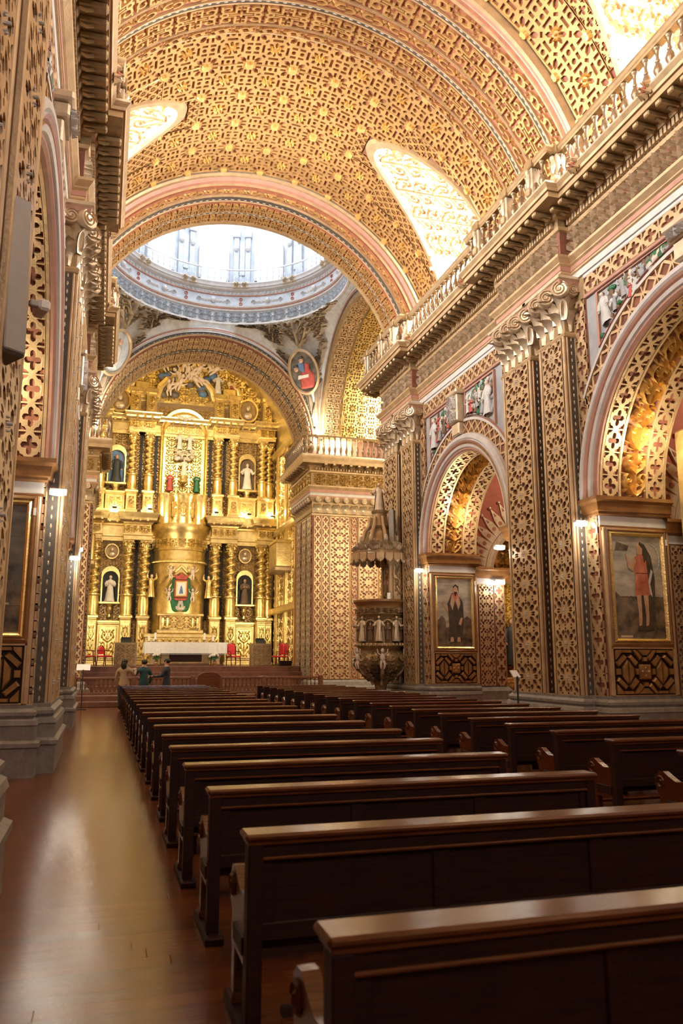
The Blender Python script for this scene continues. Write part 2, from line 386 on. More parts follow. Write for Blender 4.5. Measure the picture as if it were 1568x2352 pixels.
def fill(mb, pat, fmap, s0, s1, t0, t1, ns, nt, h, m, skip=None):
    V, F = PAT[pat]; ds = (s1-s0)/ns; dt = (t1-t0)/nt
    for i in range(ns):
        for j in range(nt):
            S = s0+(i+.5+V[:, 0])*ds; T = t0+(j+.5+V[:, 1])*dt
            if skip and skip(s0+(i+.5)*ds, t0+(j+.5)*dt): continue
            mb.add(fmap(S, T, V[:, 2]*h), F, m)
def flat(o, u, v, n):
    o, u, v, n = (np.array(a, float) for a in (o, u, v, n))
    return lambda S, T, H: o+np.outer(np.asarray(S), u)+np.outer(np.asarray(T), v)+np.outer(np.asarray(H), n)
def cyl_y(xc, zc, r):        # inside of a barrel along Y: s = y, t = arc length from the crown towards +x, h inward
    def f(S, T, H):
        a = np.asarray(T)/r; rr = r-np.asarray(H); return np.stack([xc+rr*np.sin(a), np.asarray(S), zc+rr*np.cos(a)], -1)
    return f
def cyl_x(yc, zc, r):        # inside of an arch along X: s = arc length from crown towards +y, t = x, h inward
    def f(S, T, H):
        a = np.asarray(S)/r; rr = r-np.asarray(H); return np.stack([np.asarray(T), yc+rr*np.sin(a), zc+rr*np.cos(a)], -1)
    return f
def ann_x(x, yc, zc, r, sg): # face of an arch in a plane x=const: s = arc length at radius r, t = radius offset, h towards sg
    def f(S, T, H):
        a = np.asarray(S)/r; rr = r+np.asarray(T); return np.stack([x+sg*np.asarray(H), yc+rr*np.sin(a), zc+rr*np.cos(a)], -1)
    return f
def ann_y(y, xc, zc, r, sg):
    def f(S, T, H):
        a = np.asarray(S)/r; rr = r+np.asarray(T); return np.stack([xc+rr*np.sin(a), y+sg*np.asarray(H), zc+rr*np.cos(a)], -1)
    return f
# ------------------------------------------------------------------ structure
def sweep(mb, path, prof, sg=1):
    """profile (offset, z, material of the face that ends here) along a plan path with mitred corners; offset goes to sg*left"""
    P = np.array(path, float); n = len(P); mit = []
    for i in range(n):
        ns = []
        for a, b in ((i-1, i), (i, i+1)):
            if a >= 0 and b < n:
                t = P[b]-P[a]; t /= np.linalg.norm(t); ns.append(sg*np.array([-t[1], t[0]]))
        m_ = ns[0] if len(ns) == 1 else (ns[0]+ns[1])/(1+ns[0].dot(ns[1])+1e-9)
        mit.append(m_)
    mit = np.array(mit)
    for (o0, z0, _), (o1, z1, mm) in zip(prof[:-1], prof[1:]):
        A = np.column_stack([P+mit*o0, np.full(n, z0)]); B = np.column_stack([P+mit*o1, np.full(n, z1)])
        mb.grid(np.stack([A, B]), mm)
def arcsweep_x(mb, yc, zc, prof, s, a0=-pi/2, a1=pi/2, n=40):
    """profile (r, x, mat) revolved about an axis along X"""
    A = np.linspace(a0, a1, n)
    for (r0, x0, _), (r1, x1, mm) in zip(prof[:-1], prof[1:]):
        P = np.array([[(x, yc+r*sin(a), zc+r*cos(a)) for a in A] for r, x in ((r0, x0), (r1, x1))]); mb.grid(P, mm)
def arcsweep_y(mb, xc, zc, prof, a0=-pi/2, a1=pi/2, n=56):
    A = np.linspace(a0, a1, n)
    for (r0, y0, _), (r1, y1, mm) in zip(prof[:-1], prof[1:]):
        P = np.array([[(xc+r*sin(a), y, zc+r*cos(a)) for a in A] for r, y in ((r0, y0), (r1, y1))]); mb.grid(P, mm)

# ---- floor: boards of the nave are single pieces
floor = root('floor', 'polished red-brown boarded floor of the nave and aisle', 'floor', kind='structure')
mb = MB(); mb.box(-8, -9.5, -.3, 18, 49, -.02, 'stepwood'); mb.build('subfloor', floor)
_bd = MB(); _bd.bbox(-.5, -.5, -.018, .5, .5, 0, 'board', .0008); board_me = _bd.build('floor_board', mesh_only=True)
random.seed(3); _k = 0; _rest = MB(); _y = -1.2
def _brd(x0, x1, y0, y1):
    global _k
    if _k < 296 and y0 < 16:
        put(board_me, 'floor_board', floor, ((x0+x1)/2, (y0+y1)/2, random.uniform(-.0004, 0)), scale=(x1-x0-.001, y1-y0-.0015, 1)); _k += 1
    else: _rest.bbox(x0+.0005, y0+.0008, -.018, x1-.0005, y1-.0008, random.uniform(-.0004, 0), 'board', .0008)
_segs = []
while _y < 32.2:
    x = -1.15-random.uniform(0, 1.2); 
    while x < 9.4:
        L = random.uniform(1.9, 3.1); _segs.append((max(x, -6.5) if x > -1 else -6.5, min(x+L, 14.5) if x+L < 9.4 else 14.5, _y, _y+.145)); x += L
    _y += .145
_segs.sort(key=lambda q: (0 if q[0] < 1.0 else 1, q[2]))
for q in _segs: _brd(*q)
_rest.build('floor_boards', floor, kind='stuff')

# ---- shared capital pieces
def leaf_mesh(w_, h_, curl):
    nu, nv = 5, 7; P = np.zeros((nv, nu, 3))
    for j in range(nv):
        t = j/(nv-1); wd = w_*(.62+.45*sin(pi*min(1, t*1.1))*.9)*(1 if t < .75 else 1-.75*(t-.75)/.25)
        ang = t**2.2*2.3; y = .03+curl*(1-cos(ang))*.75; z = h_*(t if t < .8 else .8+.1*sin((t-.8)*9))-curl*max(0, t-.8)*1.2
        for i in range(nu):
            q = (i-2)/2; P[j, i] = (q*wd/2*(1+.12*(j % 2)*abs(q)), y-.05*abs(q)+.025*(i == 2), z)
    b = MB(); b.grid(P, 'pale'); b.grid(P[::-1]-np.array([0, .03, 0]), 'pale'); return b.build('acanthus_leaf', mesh_only=True, smooth=60)
leaf_me = leaf_mesh(.36, .52, .26); leaf2_me = leaf_mesh(.30, .66, .30)
b = MB(); b.lathe([(.001, .03), (.05, .05), (.12, .035), (.17, .05), (.19, .02), (.19, -.14), (.001, -.14)], 'pale', 14)
_v, _f = ribbon(spiral(0, 0, .165, .03, 0, 2.1, 22), .035, .045, flat=False); b.add(_v+np.array([0, 0, .03]), _f, 'gold')
volute_me = b.build('volute', mesh_only=True, smooth=50)
b = MB(); b.bbox(-.07, 0, -.10, .07, .40, .0, 'dgold', .015); b.bbox(-.055, .30, -.085, .055, .415, -.015, 'gold', .01); b.tube([(0, .02, -.10), (0, .1, -.13), (0, .2, -.10)], .035, 'dgold', 6)
modillion_me = b.build('modillion', mesh_only=True)
b = MB()
b.lathe([(.001, 0), (.075, 0), (.075, .05), (.045, .07), (.05, .12), (.085, .2), (.09, .26), (.06, .34), (.035, .38), (.05, .40), (.05, .42), (.032, .45), (.03, .52), (.045, .6), (.05, .62), (.07, .64), (.07, .68), (.001, .68)], 'balu', 8)
baluster_me = b.build('baluster', mesh_only=True, smooth=45)
b = MB(); V, F = join(flower(0, 0, .5, 8, .18)); b.add(V, F, 'shine'); rosette_me = b.build('rosette', mesh_only=True)

PIERS = [(-5.1, -1.45), (3.55, 7.2), (13.35, 17.0), (22.0, 25.5)]
ARCH_Z = 4.9
DXW, DXP = 5.15, 4.90
ENT = [(0, 9.66, 'white'), (.05, 9.66, 'white'), (.05, 9.80, 'white'), (.085, 9.82, 'gold'), (.085, 9.86, 'gold'), (.10, 9.87, 'rose'), (.10, 9.97, 'rose'), (.14, 10.0, 'gold'), (.14, 10.03, 'gold'), (.22, 10.12, 'gold'), (.23, 10.17, 'gold'), (.03, 10.19, 'dgold'),
       (.03, 10.80, 'recess'), (.09, 10.82, 'gold'), (.12, 10.88, 'gold'), (.12, 11.04, 'dgold'), (.20, 11.06, 'gold'), (.23, 11.12, 'gold'), (.24, 11.15, 'gold'), (.66, 11.16, 'dgold'), (.66, 11.27, 'gold'), (.70, 11.28, 'cornwood'), (.72, 11.33, 'gold'), (.78, 11.40, 'gold'), (.78, 11.44, 'pale'), (-1.0, 11.45, 'dgold')]

def build_side(s):
    X = lambda dx: XC+s*dx
    nm = 'right' if s > 0 else 'left'
    W = root('wall_'+nm, 'carved and gilded nave arcade wall with paired pilasters on the %s side' % nm, 'wall', kind='structure')
    out_rz = pi/2 if s > 0 else -pi/2
    ent_path = [(X(DXW), -9.0)]
    for pi_, (y0, y1) in enumerate(PIERS):
        vis = y1 > 0
        pier = MB(); pier.box(X(DXW), y0, 0, X(6.7), y1, 9.7, 'gold')
        P = pier.build('pier', W)
        pil = [(y0+.45, y0+1.45), (y0+1.85, y0+3.15)]
        ent_path += [(X(DXW), pil[0][0]), (X(DXP), pil[0][0]), (X(DXP), pil[1][1]), (X(DXW), pil[1][1])]
        if not vis: continue
        # stone base
        bb = MB()
        base_prof = [(.17, 0, 'stone'), (.17, .42, 'stone'), (.21, .44, 'stone'), (.21, .50, 'stone'), (.15, .54, 'stone'), (.15, .74, 'stone'), (.17, .76, 'stone'), (.15, .83, 'stone'), (.10, .86, 'stone'), (.13, .90, 'stone'), (.13, .95, 'stone'), (.06, 1.0, 'stone'), (.06, 1.05, 'stone'), (0, 1.06, 'stone')]
        pth = [(X(6.7), y0), (X(DXW), y0), (X(DXW), pil[0][0]), (X(DXP), pil[0][0]), (X(DXP), pil[1][1]), (X(DXW), pil[1][1]), (X(DXW), y1), (X(6.7), y1)]
        sweep(bb, pth, base_prof, s); bb.build('stone_base', P)
        # pilasters with carved strapwork
        for k, (a, c) in enumerate(pil):
            q = MB(); q.box(X(DXP), a, 1.05, X(DXW), c, 9.66, 'recess')
            for yy in (a, c-.07): q.bbox(X(DXP-.06), yy, 1.05, X(DXP), yy+.07, 8.45, 'gold', .012)
            for yy in (a+.085, c-.105): q.box(X(DXP-.035), yy, 1.05, X(DXP), yy+.02, 8.45, 'rose')
            # near face: dark stripe with a chain of pale dots between fillets
            q.box(X(DXP+.03), a-.012, 1.05, X(DXW-.02), a, 8.45, 'dark')
            q.bbox(X(DXP), a-.03, 1.05, X(DXP+.04), a, 8.45, 'gold', .008); q.bbox(X(DXW-.05), a-.03, 1.05, X(DXW), a, 8.45, 'gold', .008)
            fill(q, 'bead', flat((0, a-.012, 0), (s, 0, 0), (0, 0, 1), (0, -1, 0)), s*X(DXP+.09), s*X(DXP+.15), 1.05, 8.45, 1, 48, .008, 'pale')
            q.build('pilaster', P)
            q = MB(); fm = flat((X(DXP), 0, 0), (0, 1, 0), (0, 0, 1), (-s, 0, 0))
            fill(q, 'pilaster', fm, a+.11, c-.11, 1.05, 8.45, 1, 11, .05, 'gold'); fill(q, 'pilasterflower', fm, a+.11, c-.11, 1.05, 8.45, 1, 11, .075, 'bluegrey')
            q.build('strapwork', P, kind='stuff')
            # capital
            q = MB(); cp = [(X(DXW), a), (X(DXP), a), (X(DXP), c), (X(DXW), c)]
            sweep(q, cp, [(.0, 8.40, 'gold'), (.05, 8.42, 'gold'), (.07, 8.47, 'gold'), (.04, 8.52, 'gold'), (.01, 8.54, 'gold'), (.03, 9.1, 'dgold'), (.10, 9.45, 'dgold'), (.13, 9.50, 'pale'), (.20, 9.52, 'pale'), (.22, 9.60, 'rose'), (.26, 9.62, 'pale'), (.26, 9.68, 'pale'), (0, 9.69, 'pale')], s)
            q.build('capital', P)
            wl = c-a; n1 = 3 if wl < 1.1 else 4
            for i in range(n1):
                put(leaf_me, 'acanthus_leaf', P, (X(DXP-.01), a+wl*(i+.5)/n1, 8.54), (0, 0, out_rz))
            for i in range(n1+1):
                put(leaf2_me, 'acanthus_leaf', P, (X(DXP-.03), a+wl*i/n1, 8.78), (0, 0, out_rz))
            put(leaf_me, 'acanthus_leaf', P, (X(DXP+.13), a+.01, 8.54), (0, 0, pi)); put(leaf2_me, 'acanthus_leaf', P, (X(DXP+.02), a+.01, 8.82), (0, 0, pi+(s*pi/4)))
            for i in range(n1-1):
                put(volute_me, 'volute', P, (X(DXP-.22), a+wl*(i+.75)/(n1-.6), 9.40), (pi/2, 0, out_rz+pi+s*pi/3.2), scale=(1.0, 1.0, 1.0))
            put(volute_me, 'volute', P, (X(DXP-.16), a-.12, 9.42), (pi/2, 0, out_rz+pi+s*pi/4)); put(volute_me, 'volute', P, (X(DXP+.12), a-.16, 9.42), (pi/2, 0, 0), scale=(.8, .8, .8))
        # ring strip in the groove, quatrefoil strips beside the arches
        q = MB(); fm = flat((X(DXW), 0, 0), (0, 1, 0), (0, 0, 1), (-s, 0, 0))
        q.box(X(DXW-.01), pil[0][1], 1.05, X(DXW), pil[1][0], 8.45, 'rose'); fill(q, 'ring', fm, pil[0][1]+.06, pil[1][0]-.05, 1.05, 8.45, 1, 26, .05, 'gold')
        for (a, c) in ((y0, y0+.45), (y1-.35, y1)):
            q.box(X(DXW-.008), a, 1.05, X(DXW), c, 9.15, 'recess'); fill(q, 'quatre', fm, a+.03, c-.03, 1.05, 9.15, 1, 19, .05, 'gold')
        q.build('tracery_strip', P, kind='stuff')
    ent_path += [(X(DXW), 25.5), (X(12), 25.5)]
    # spandrel walls with the arcade arches
    spans = [(-9.0, -5.1)]+[(PIERS[i][1], PIERS[i+1][0]) for i in range(3)]
    for (ya, yb) in spans[1:]:
        yc = (ya+yb)/2; ARCH_R = (yb-ya)/2; rk = ARCH_R-2.5; a = MB()
        A = np.linspace(-pi/2, pi/2, 41)
        pts = [(X(DXW), yc+ARCH_R*sin(t), ARCH_Z+ARCH_R*cos(t)) for t in A]+[(X(DXW), yb, 9.7), (X(DXW), ya, 9.7)]
        a.poly(pts, [], 'relief', 0)
        pts2 = [(X(6.7), p[1], p[2]) for p in pts]; a.poly(pts2, [], 'red', 0)
        arcsweep_x(a, yc, ARCH_Z, [(ARCH_R, X(DXW), 'recess'), (ARCH_R, X(6.7), 'recess')], s)
        AR = a.build('arch', W)
        # archivolt mouldings
        a = MB()
        arcsweep_x(a, yc, ARCH_Z, [(r_+rk, x_, m_) for r_, x_, m_ in [(2.46, X(5.2), 'rose'), (2.46, X(5.10), 'rose'), (2.50, X(5.06), 'rose'), (2.54, X(5.06), 'rose'), (2.56, X(5.02), 'white'), (2.63, X(5.0), 'white'), (2.66, X(5.04), 'dgold'), (2.69, X(5.0), 'rose'), (2.74, X(4.97), 'rose'), (2.76, X(5.02), 'white'), (2.80, X(4.97), 'white'), (2.88, X(4.97), 'white'), (2.93, X(5.04), 'white'), (2.95, X(5.16), 'white')]], s, n=48)
        a.build('archivolt', AR)
        a = MB(); fm = ann_x(X(DXW), yc, ARCH_Z, 3.12+rk, -s); tl = 1.06-.03*rk
        P_ = np.array([[(X(5.135), yc+r*sin(t), ARCH_Z+r*cos(t)) for t in np.linspace(-tl, tl, 40)] for r in (2.94+rk, 3.32+rk)]); a.grid(P_, 'recess')
        fill(a, 'lattice', fm, -(3.12+rk)*tl, (3.12+rk)*tl, -.17, .17, 18, 1, .05, 'gold')
        arcsweep_x(a, yc, ARCH_Z, [(3.29+rk, X(5.15), 'gold'), (3.29+rk, X(5.08), 'gold'), (3.36+rk, X(5.08), 'white'), (3.38+rk, X(5.15), 'rose')], s, -1.0, 1.0)
        a.build('archivolt_lattice', AR, kind='stuff')
        # lattice frieze below the architrave
        a = MB(); a.box(X(DXW-.01), ya, 9.14, X(DXW), yb, 9.56, 'recess')
        fm = flat((X(DXW), 0, 0), (0, 1, 0), (0, 0, 1), (-s, 0, 0)); fill(a, 'quatre', fm, ya, yb, 9.18, 9.54, 13, 1, .05, 'gold')
        a.bbox(X(DXW-.06), ya, 9.10, X(DXW), yb, 9.17, 'rose', .01); a.bbox(X(DXW-.06), ya, 9.54, X(DXW), yb, 9.62, 'white', .01)
        a.build('lattice_frieze', AR, kind='stuff')
        # soffit: tracery, gilded acanthus, tracery
        a = MB(); fm = cyl_x(yc, ARCH_Z, ARCH_R); LL = ARCH_R*pi/2
        for (d0, d1) in ((5.22, 5.58), (6.27, 6.63)):
            x0, x1 = sorted((X(d0), X(d1))); fill(a, 'quatre', fm, -LL, LL, x0, x1, 21, 1, .045, 'gold')
        for d in (5.16, 5.59, 6.22, 6.64): arcsweep_x(a, yc, ARCH_Z, [(2.5+rk, X(d), 'gold'), (2.45+rk, X(d), 'gold'), (2.45+rk, X(d+.05), 'gold'), (2.5+rk, X(d+.05), 'gold')], s)
        a.build('soffit_tracery', AR, kind='stuff')
        a = MB(); V, F = PAT['acanthus']; x0, x1 = sorted((X(5.66), X(6.20)))
        for i in range(10):
            sg = 1 if i < 5 else -1
            S = -LL+2*LL*((i+.5)+sg*V[:, 1])/10; T = (x0+x1)/2+V[:, 0]*(x1-x0)
            a.add(fm(S, T, V[:, 2]*.15), F, 'acanth')
        a.build('soffit_acanthus', AR, smooth=70, kind='stuff')
        # keystone console
        a = MB(); zt, zb = 9.12, 7.75
        zk = 7.85+rk
        for (za, zb_, wd, d) in ((9.12, 8.98, .36, .32), (8.98, zk+.35, .29, .27), (zk+.35, zk, .23, .20)):
            a.bbox(X(DXW-d), yc-wd, zb_, X(DXW), yc+wd, za, 'pale', .03)
        V, F = PAT['acanthus']; a.add(flat((X(DXW-.28), yc, (8.98+zk+.35)/2), (0, .5, 0), (0, 0, -(8.6-zk)), (-s*.08, 0, 0))(V[:, 0], V[:, 1], V[:, 2]), F, 'white')
        a.build('keystone_console', AR)
    # back span behind the camera and walls above the arches
    a = MB(); a.box(X(DXW), -9.0, 0, X(6.7), -5.1, 9.7, 'gold'); a.box(X(DXW+.02), -9.0, 9.62, X(6.7), 25.45, 11.44, 'gold'); a.build('upper_wall', W)
    # entablature
    a = MB(); sweep(a, ent_path, ENT, 1 if s > 0 else -1); E = a.build('entablature', W)
    a = MB(); dd = MB()
    runs = []; yy = 1.0
    for (y0, y1) in PIERS[1:]:
        runs += [(DXW, yy, y0+.45), (DXP, y0+.45, y0+3.15)]; yy = y0+3.15
    runs.append((DXW, yy, 25.5))
    for (dx, ya, yb) in runs:
        fm = flat((X(dx-.03), 0, 0), (0, 1, 0), (0, 0, 1), (-s, 0, 0)); n = max(1, round((yb-ya)/.62))
        fill(a, 'acanthus', fm, ya+.02, yb-.02, 10.2, 10.8, n, 1, .13, 'pale')
        for y in np.arange(ya+.05, yb-.03, .105): dd.box(X(dx-.125), y, 10.90, X(dx-.19), y+.065, 11.04, 'gold')
    a.build('carved_frieze', E, kind='stuff'); dd.build('dentil_row', E, kind='stuff')
    y = 2.0
    while y < 25.9:
        dx = DXW
        for (y0, y1) in PIERS[1:]:
            if y0+.3 < y < y1-.2: dx = DXP
        put(modillion_me, 'modillion', E, (X(dx-.235), y, 11.155), (0, 0, out_rz)); y += .31
    # impost cornices on the jambs
    for (y0, y1) in PIERS[1:]:
        for (yj, sg, dy) in ((y0, -1, .45), (y1, 1, .35)):
            a = MB(); pth = [(X(DXW), yj-sg*dy), (X(DXW), yj), (X(6.75), yj)]
            prof = [(0, 4.30, 'white'), (.03, 4.31, 'cornwood'), (.03, 4.34, 'cornwood'), (.01, 4.345, 'white'), (.01, 4.53, 'white'), (.07, 4.56, 'cornwood'), (.07, 4.60, 'cornwood'), (.11, 4.62, 'cornwood'), (.13, 4.78, 'cornwood'), (.19, 4.83, 'cornwood'), (.19, 4.90, 'cornwood'), (0, 4.91, 'cornwood')]
            sweep(a, pth, prof, (1 if sg > 0 else -1)*s*1); a.build('impost_cornice', W)
    return W
wall_right = build_side(1); wall_left = build_side(-1)

# ---- aisles: outer walls, dividing arches with gilded zigzag edge
def build_aisle(s):
    X = lambda dx: XC+s*dx
    nm = 'right' if s > 0 else 'left'
    A = root('wall_aisle_'+nm, 'plastered outer aisle wall behind the arcade on the %s' % nm, 'wall', kind='structure')
    a = MB(); a.box(X(10.6), -9, 0, X(10.9), 25.4, 9.5, 'red'); a.box(X(6.4), -9, 9.3, X(10.9), 25.4, 9.5, 'rose'); a.box(X(6.7), -9.2, 0, X(10.9), -9, 9.5, 'gold'); a.box(X(6.7), 25.3, 0, X(10.9), 25.5, 11.4, 'gold'); a.build('aisle_shell', A)
    for (y0, y1) in PIERS[1:]:
        a = MB(); r = 1.55; xc, zc = 8.95, 4.35; yw = y0+.35
        pts = [(X(6.7), yw, 0), (X(xc-r), yw, 0)]+[(X(xc+r*sin(t)), yw, zc+r*cos(t)) for t in np.linspace(-pi/2, pi/2, 25)]+[(X(xc+r), yw, 0), (X(10.6), yw, 0), (X(10.6), yw, 9.4), (X(6.7), yw, 9.4)]
        a.poly(pts, [], 'red', 1)
        arcsweep_y(a, X(xc), zc, [(r, yw, 'pale'), (r, yw+.9, 'rose')], n=25)
        for r0, r1, d in ((r, r+.12, .10), (r+.12, r+.24, .06)):
            arcsweep_y(a, X(xc), zc, [(r0, yw, 'pale'), (r0, yw-d, 'pale'), (r1, yw-d, 'pale'), (r1, yw, 'pale')], n=30)
        D = a.build('aisle_arch', A)
        # sunburst band: pierced gold ring with pointed rays and knobs
        a = MB(); ri = r+.26; n = 22
        for i in range(n):
            t0 = -pi/2+pi*i/n; t1 = t0+pi/n; tm = (t0+t1)/2
            P = lambda rr, t: (rr*sin(t), rr*cos(t))
            tri = [P(ri+.42, t0+.02), P(ri+.78, tm), P(ri+.42, t1-.02), P(ri, t1), P(ri, t0)]
            V = [(X(xc)+p[0], yw-.05, zc+p[1]) for p in tri]+[(X(xc)+p[0], yw, zc+p[1]) for p in tri]
            a.add(V, [(0, 1, 2, 3, 4)]+[(k, (k+1) % 5, 5+(k+1) % 5, 5+k) for k in range(5)], 'pale')
            q = P(ri+.24, tm); Vd, Fd = disc(0, 0, .07, .012, 8, .9); a.add(np.stack([X(xc)+q[0]+Vd[:, 0], yw-.05-Vd[:, 2], zc+q[1]+Vd[:, 1]], -1), Fd, 'vrecess')
            q = P(ri+.82, tm); a.ell((X(xc)+q[0], yw-.05, zc+q[1]), (.055, .05, .055), 'pale', 6, 5)
            q2 = [P(ri+.50, tm-.02), P(ri+.64, tm), P(ri+.50, tm+.02)]; a.add([(X(xc)+p[0], yw-.058, zc+p[1]) for p in q2], [(0, 1, 2)], 'vrecess')
        a.build('sunburst_band', D)
        # aisle pilaster beside the nave pier
        a = MB(); fm = flat((0, y0+.02, 0), (s, 0, 0), (0, 0, 1), (0, -1, 0))
        a.box(X(6.7), y0+.02, 0, X(7.62), yw+.3, 4.3, 'gold'); sx = [s*X(6.72), s*X(7.25), s*X(7.6)] 
        a.box(X(6.72), y0+.01, 1.0, X(7.6), y0+.02, 4.0, 'recess')
        fill(a, 'pilaster', fm, min(s*X(6.74), s*X(7.22)), max(s*X(6.74), s*X(7.22)), 1.0, 4.0, 1, 6, .04, 'gold'); fill(a, 'quatre', fm, min(s*X(7.26), s*X(7.58)), max(s*X(7.26), s*X(7.58)), 1.0, 4.0, 1, 9, .04, 'gold')
        pth = [(X(6.6), y0+.02), (X(7.62), y0+.02), (X(7.62), yw+.3)]
        sweep(a, pth, [(0, 4.02, 'white'), (.03, 4.03, 'white'), (.03, 4.2, 'white'), (.1, 4.25, 'cornwood'), (.14, 4.42, 'cornwood'), (.18, 4.46, 'cornwood'), (.18, 4.52, 'cornwood'), (0, 4.53, 'cornwood')], -s)
        sweep(a, pth, [(.2, 0, 'stone'), (.2, .5, 'stone'), (.12, .6, 'stone'), (.12, .85, 'stone'), (.04, .95, 'stone'), (0, 1.0, 'stone')], -s)
        a.build('aisle_pilaster', A)
    return A
build_aisle(1); build_aisle(-1)

# ---- nave vault
VR, VZ = 6.1, 11.3
BAYS = [(-1.3, 3.8), (7.1, 13.9), (17.2, 23.3)]
RIBS = [(3.8, 7.1), (13.9, 17.2)]
LUN = [1.2, 10.65, 20.1]; LW, LH, LZ0 = 1.75, 5.25, 11.4
def lun_z(q): return LZ0+LH*sqrt(max(0, 1-abs(q)**2.2))
def th_max(y, yc):
    q = (y-yc)/LW
    if abs(q) >= 1: return pi/2
    return math.acos(min(1, (lun_z(q)-VZ)/VR))
ceiling = root('ceiling', 'gilded barrel vault of the nave covered in carved strapwork', 'ceiling', kind='structure')
def vault_field(y0, y1, yc):
    a = MB(); ys = sorted(set(list(np.linspace(y0, y1, 30))+list(yc+LW*np.sin(np.linspace(-pi/2, pi/2, 41)))))
    ys = [y for y in ys if y0 <= y <= y1]
    P = np.array([[(XC+VR*sin(t), y, VZ+VR*cos(t)) for t in np.linspace(-th_max(y, yc), th_max(y, yc), 60)] for y in ys])
    a.grid(P, 'vfield'); V = a.build('barrel_vault', ceiling)
    L = VR*pi/2
    def skip(y, t):
        th = abs(t)/VR; q = (y-yc)/(LW+.45)
        if abs(q) < 1:
            z = VZ+VR*cos(th); x = VR*sin(th)
            return z < LZ0+(LH+.45)*sqrt(1-abs(q)**2.2)
        return False
    f = cyl_y(XC, VZ, VR); a = MB(); ny = round((y1-y0-.1)/1.22); nt = 16
    fill(a, 'vault', f, y0+.05, y1-.05, -L, L, ny, nt, .06, 'vgold', skip)
    # finer pieces up to the lunette edge
    def skip2(y, t):
        i = int((y-y0-.05)/((y1-y0-.1)/ny)); j = int((t+L)/(2*L/nt))
        if not skip(y0+.05+(i+.5)*(y1-y0-.1)/ny, -L+(j+.5)*2*L/nt): return True
        th = abs(t)/VR; q = (y-yc)/(LW+.16)
        return abs(q) < 1 and VZ+VR*cos(th) < LZ0+(LH+.16)*sqrt(1-abs(q)**2.2)
    fill(a, 'quatre', f, y0+.05, y1-.05, -L, L, ny*4, nt*4, .05, 'vgold', skip2)
    a.build('vault_strapwork', V, kind='stuff')
    a = MB(); fill(a, 'vaultflower', f, y0+.05, y1-.05, -L, L, ny, nt, .13, 'acanth', skip); a.build('vault_blossoms', V, kind='stuff')
    for s in (-1, 1):
        # lunette: border moulding, soffit, window wall
        qs = np.sin(np.linspace(-pi/2, pi/2, 49)); edge = []
        for q in qs:
            z = lun_z(q); edge.append((VR*sin(math.acos(min(1, (z-VZ)/VR))), yc+q*LW, z))
        edge = np.array(edge); a = MB()
        def ep(rk, d):                                    # edge scaled outwards by rk, sunk by d
            out = []
            for q in qs:
                z = LZ0+(LH+rk)*sqrt(max(0, 1-abs(q)**2.2)); th = math.acos(min(1, max(-1, (z-VZ)/VR))); out.append((XC+s*(VR-d)*sin(th), yc+q*(LW+rk), VZ+(VR-d)*cos(th)))
            return out
        a.grid(np.array([ep(0, -.02), ep(0, .11), ep(.12, .11), ep(.16, 0)]), 'gold')
        a.build('lunette_border', V)
        a = MB(); wx = 7.5
        S0 = np.column_stack([XC+s*edge[:, 0], edge[:, 1], edge[:, 2]]); S1 = np.column_stack([np.full(49, XC+s*wx), edge[:, 1], edge[:, 2]])
        a.grid(np.stack([S0, S0*.5+S1*.5, S1]), 'cream')
        a.poly([tuple(p) for p in S1[1:-1]], [], 'cream', 0)
        LN = a.build('lunette', V)
        cum = np.concatenate([[0], np.cumsum(np.hypot(np.diff(edge[:, 1]), np.diff(edge[:, 2])))]); tot = cum[-1]
        def fl(S, T, H):
            S = np.asarray(S); T = np.asarray(T); H = np.asarray(H)
            y = np.interp(S, cum, edge[:, 1]); z = np.interp(S, cum, edge[:, 2]); xb = np.interp(S, cum, edge[:, 0])
            dx = xb+(wx-xb)*T; ny_ = -(y-yc)/LW; nz = -np.ones_like(y)*.6*np.sqrt(np.maximum(0, 1-ny_**2))
            return np.stack([XC+s*dx, y+H*ny_, z+H*nz], -1)
        a = MB(); fill(a, 'acanthus', fl, 3.0, tot-3.0, .02, .98, 8, 3, .10, 'gold'); a.build('lunette_foliage', LN, kind='stuff')
        a = MB()
        for zz in (12.6, 13.9, 14.25):
            q = (1-((zz-LZ0)/LH)**2)**(1/2.2)
            for sg in (-1, 1): a.bbox(XC+s*5.2, yc+sg*q*LW, zz, XC+s*wx, yc+sg*(q*LW-.09), zz+.1, 'pale', .02)
        for sg in (-1, 1):                                 # scrolled side pieces of the window surround
            a.tube([(XC+s*(wx-.1), yc+sg*1.02, 12.0), (XC+s*(wx-.12), yc+sg*1.2, 12.5), (XC+s*(wx-.12), yc+sg*1.05, 13.1), (XC+s*(wx-.12), yc+sg*1.22, 13.7), (XC+s*(wx-.1), yc+sg*1.0, 14.2)], .10, 'gold', 6)
        V2, F2 = PAT['acanthus']; a.add(flat((XC+s*(wx-.02), yc, 15.1), (0, 1.5, 0), (0, 0, 1.0), (-s*.12, 0, 0))(V2[:, 0], V2[:, 1], V2[:, 2]), F2, 'gold')
        a.build('window_surround', LN)
        w_ = root('window_%d' % WN[0], 'bright clerestory window in the %s lunette of the %s' % ('right' if s > 0 else 'left', {1.2: 'bay behind the camera', 10.65: 'nearer vault bay', 20.1: 'vault bay before the crossing'}[yc]), 'window', kind='structure'); WN[0] += 1
        p = MB(); p.box(XC+s*(wx-.03), yc-.85, 11.9, XC+s*(wx-.02), yc+.85, 14.3, 'glow2'); p.build('pane', w_)
        p = MB()
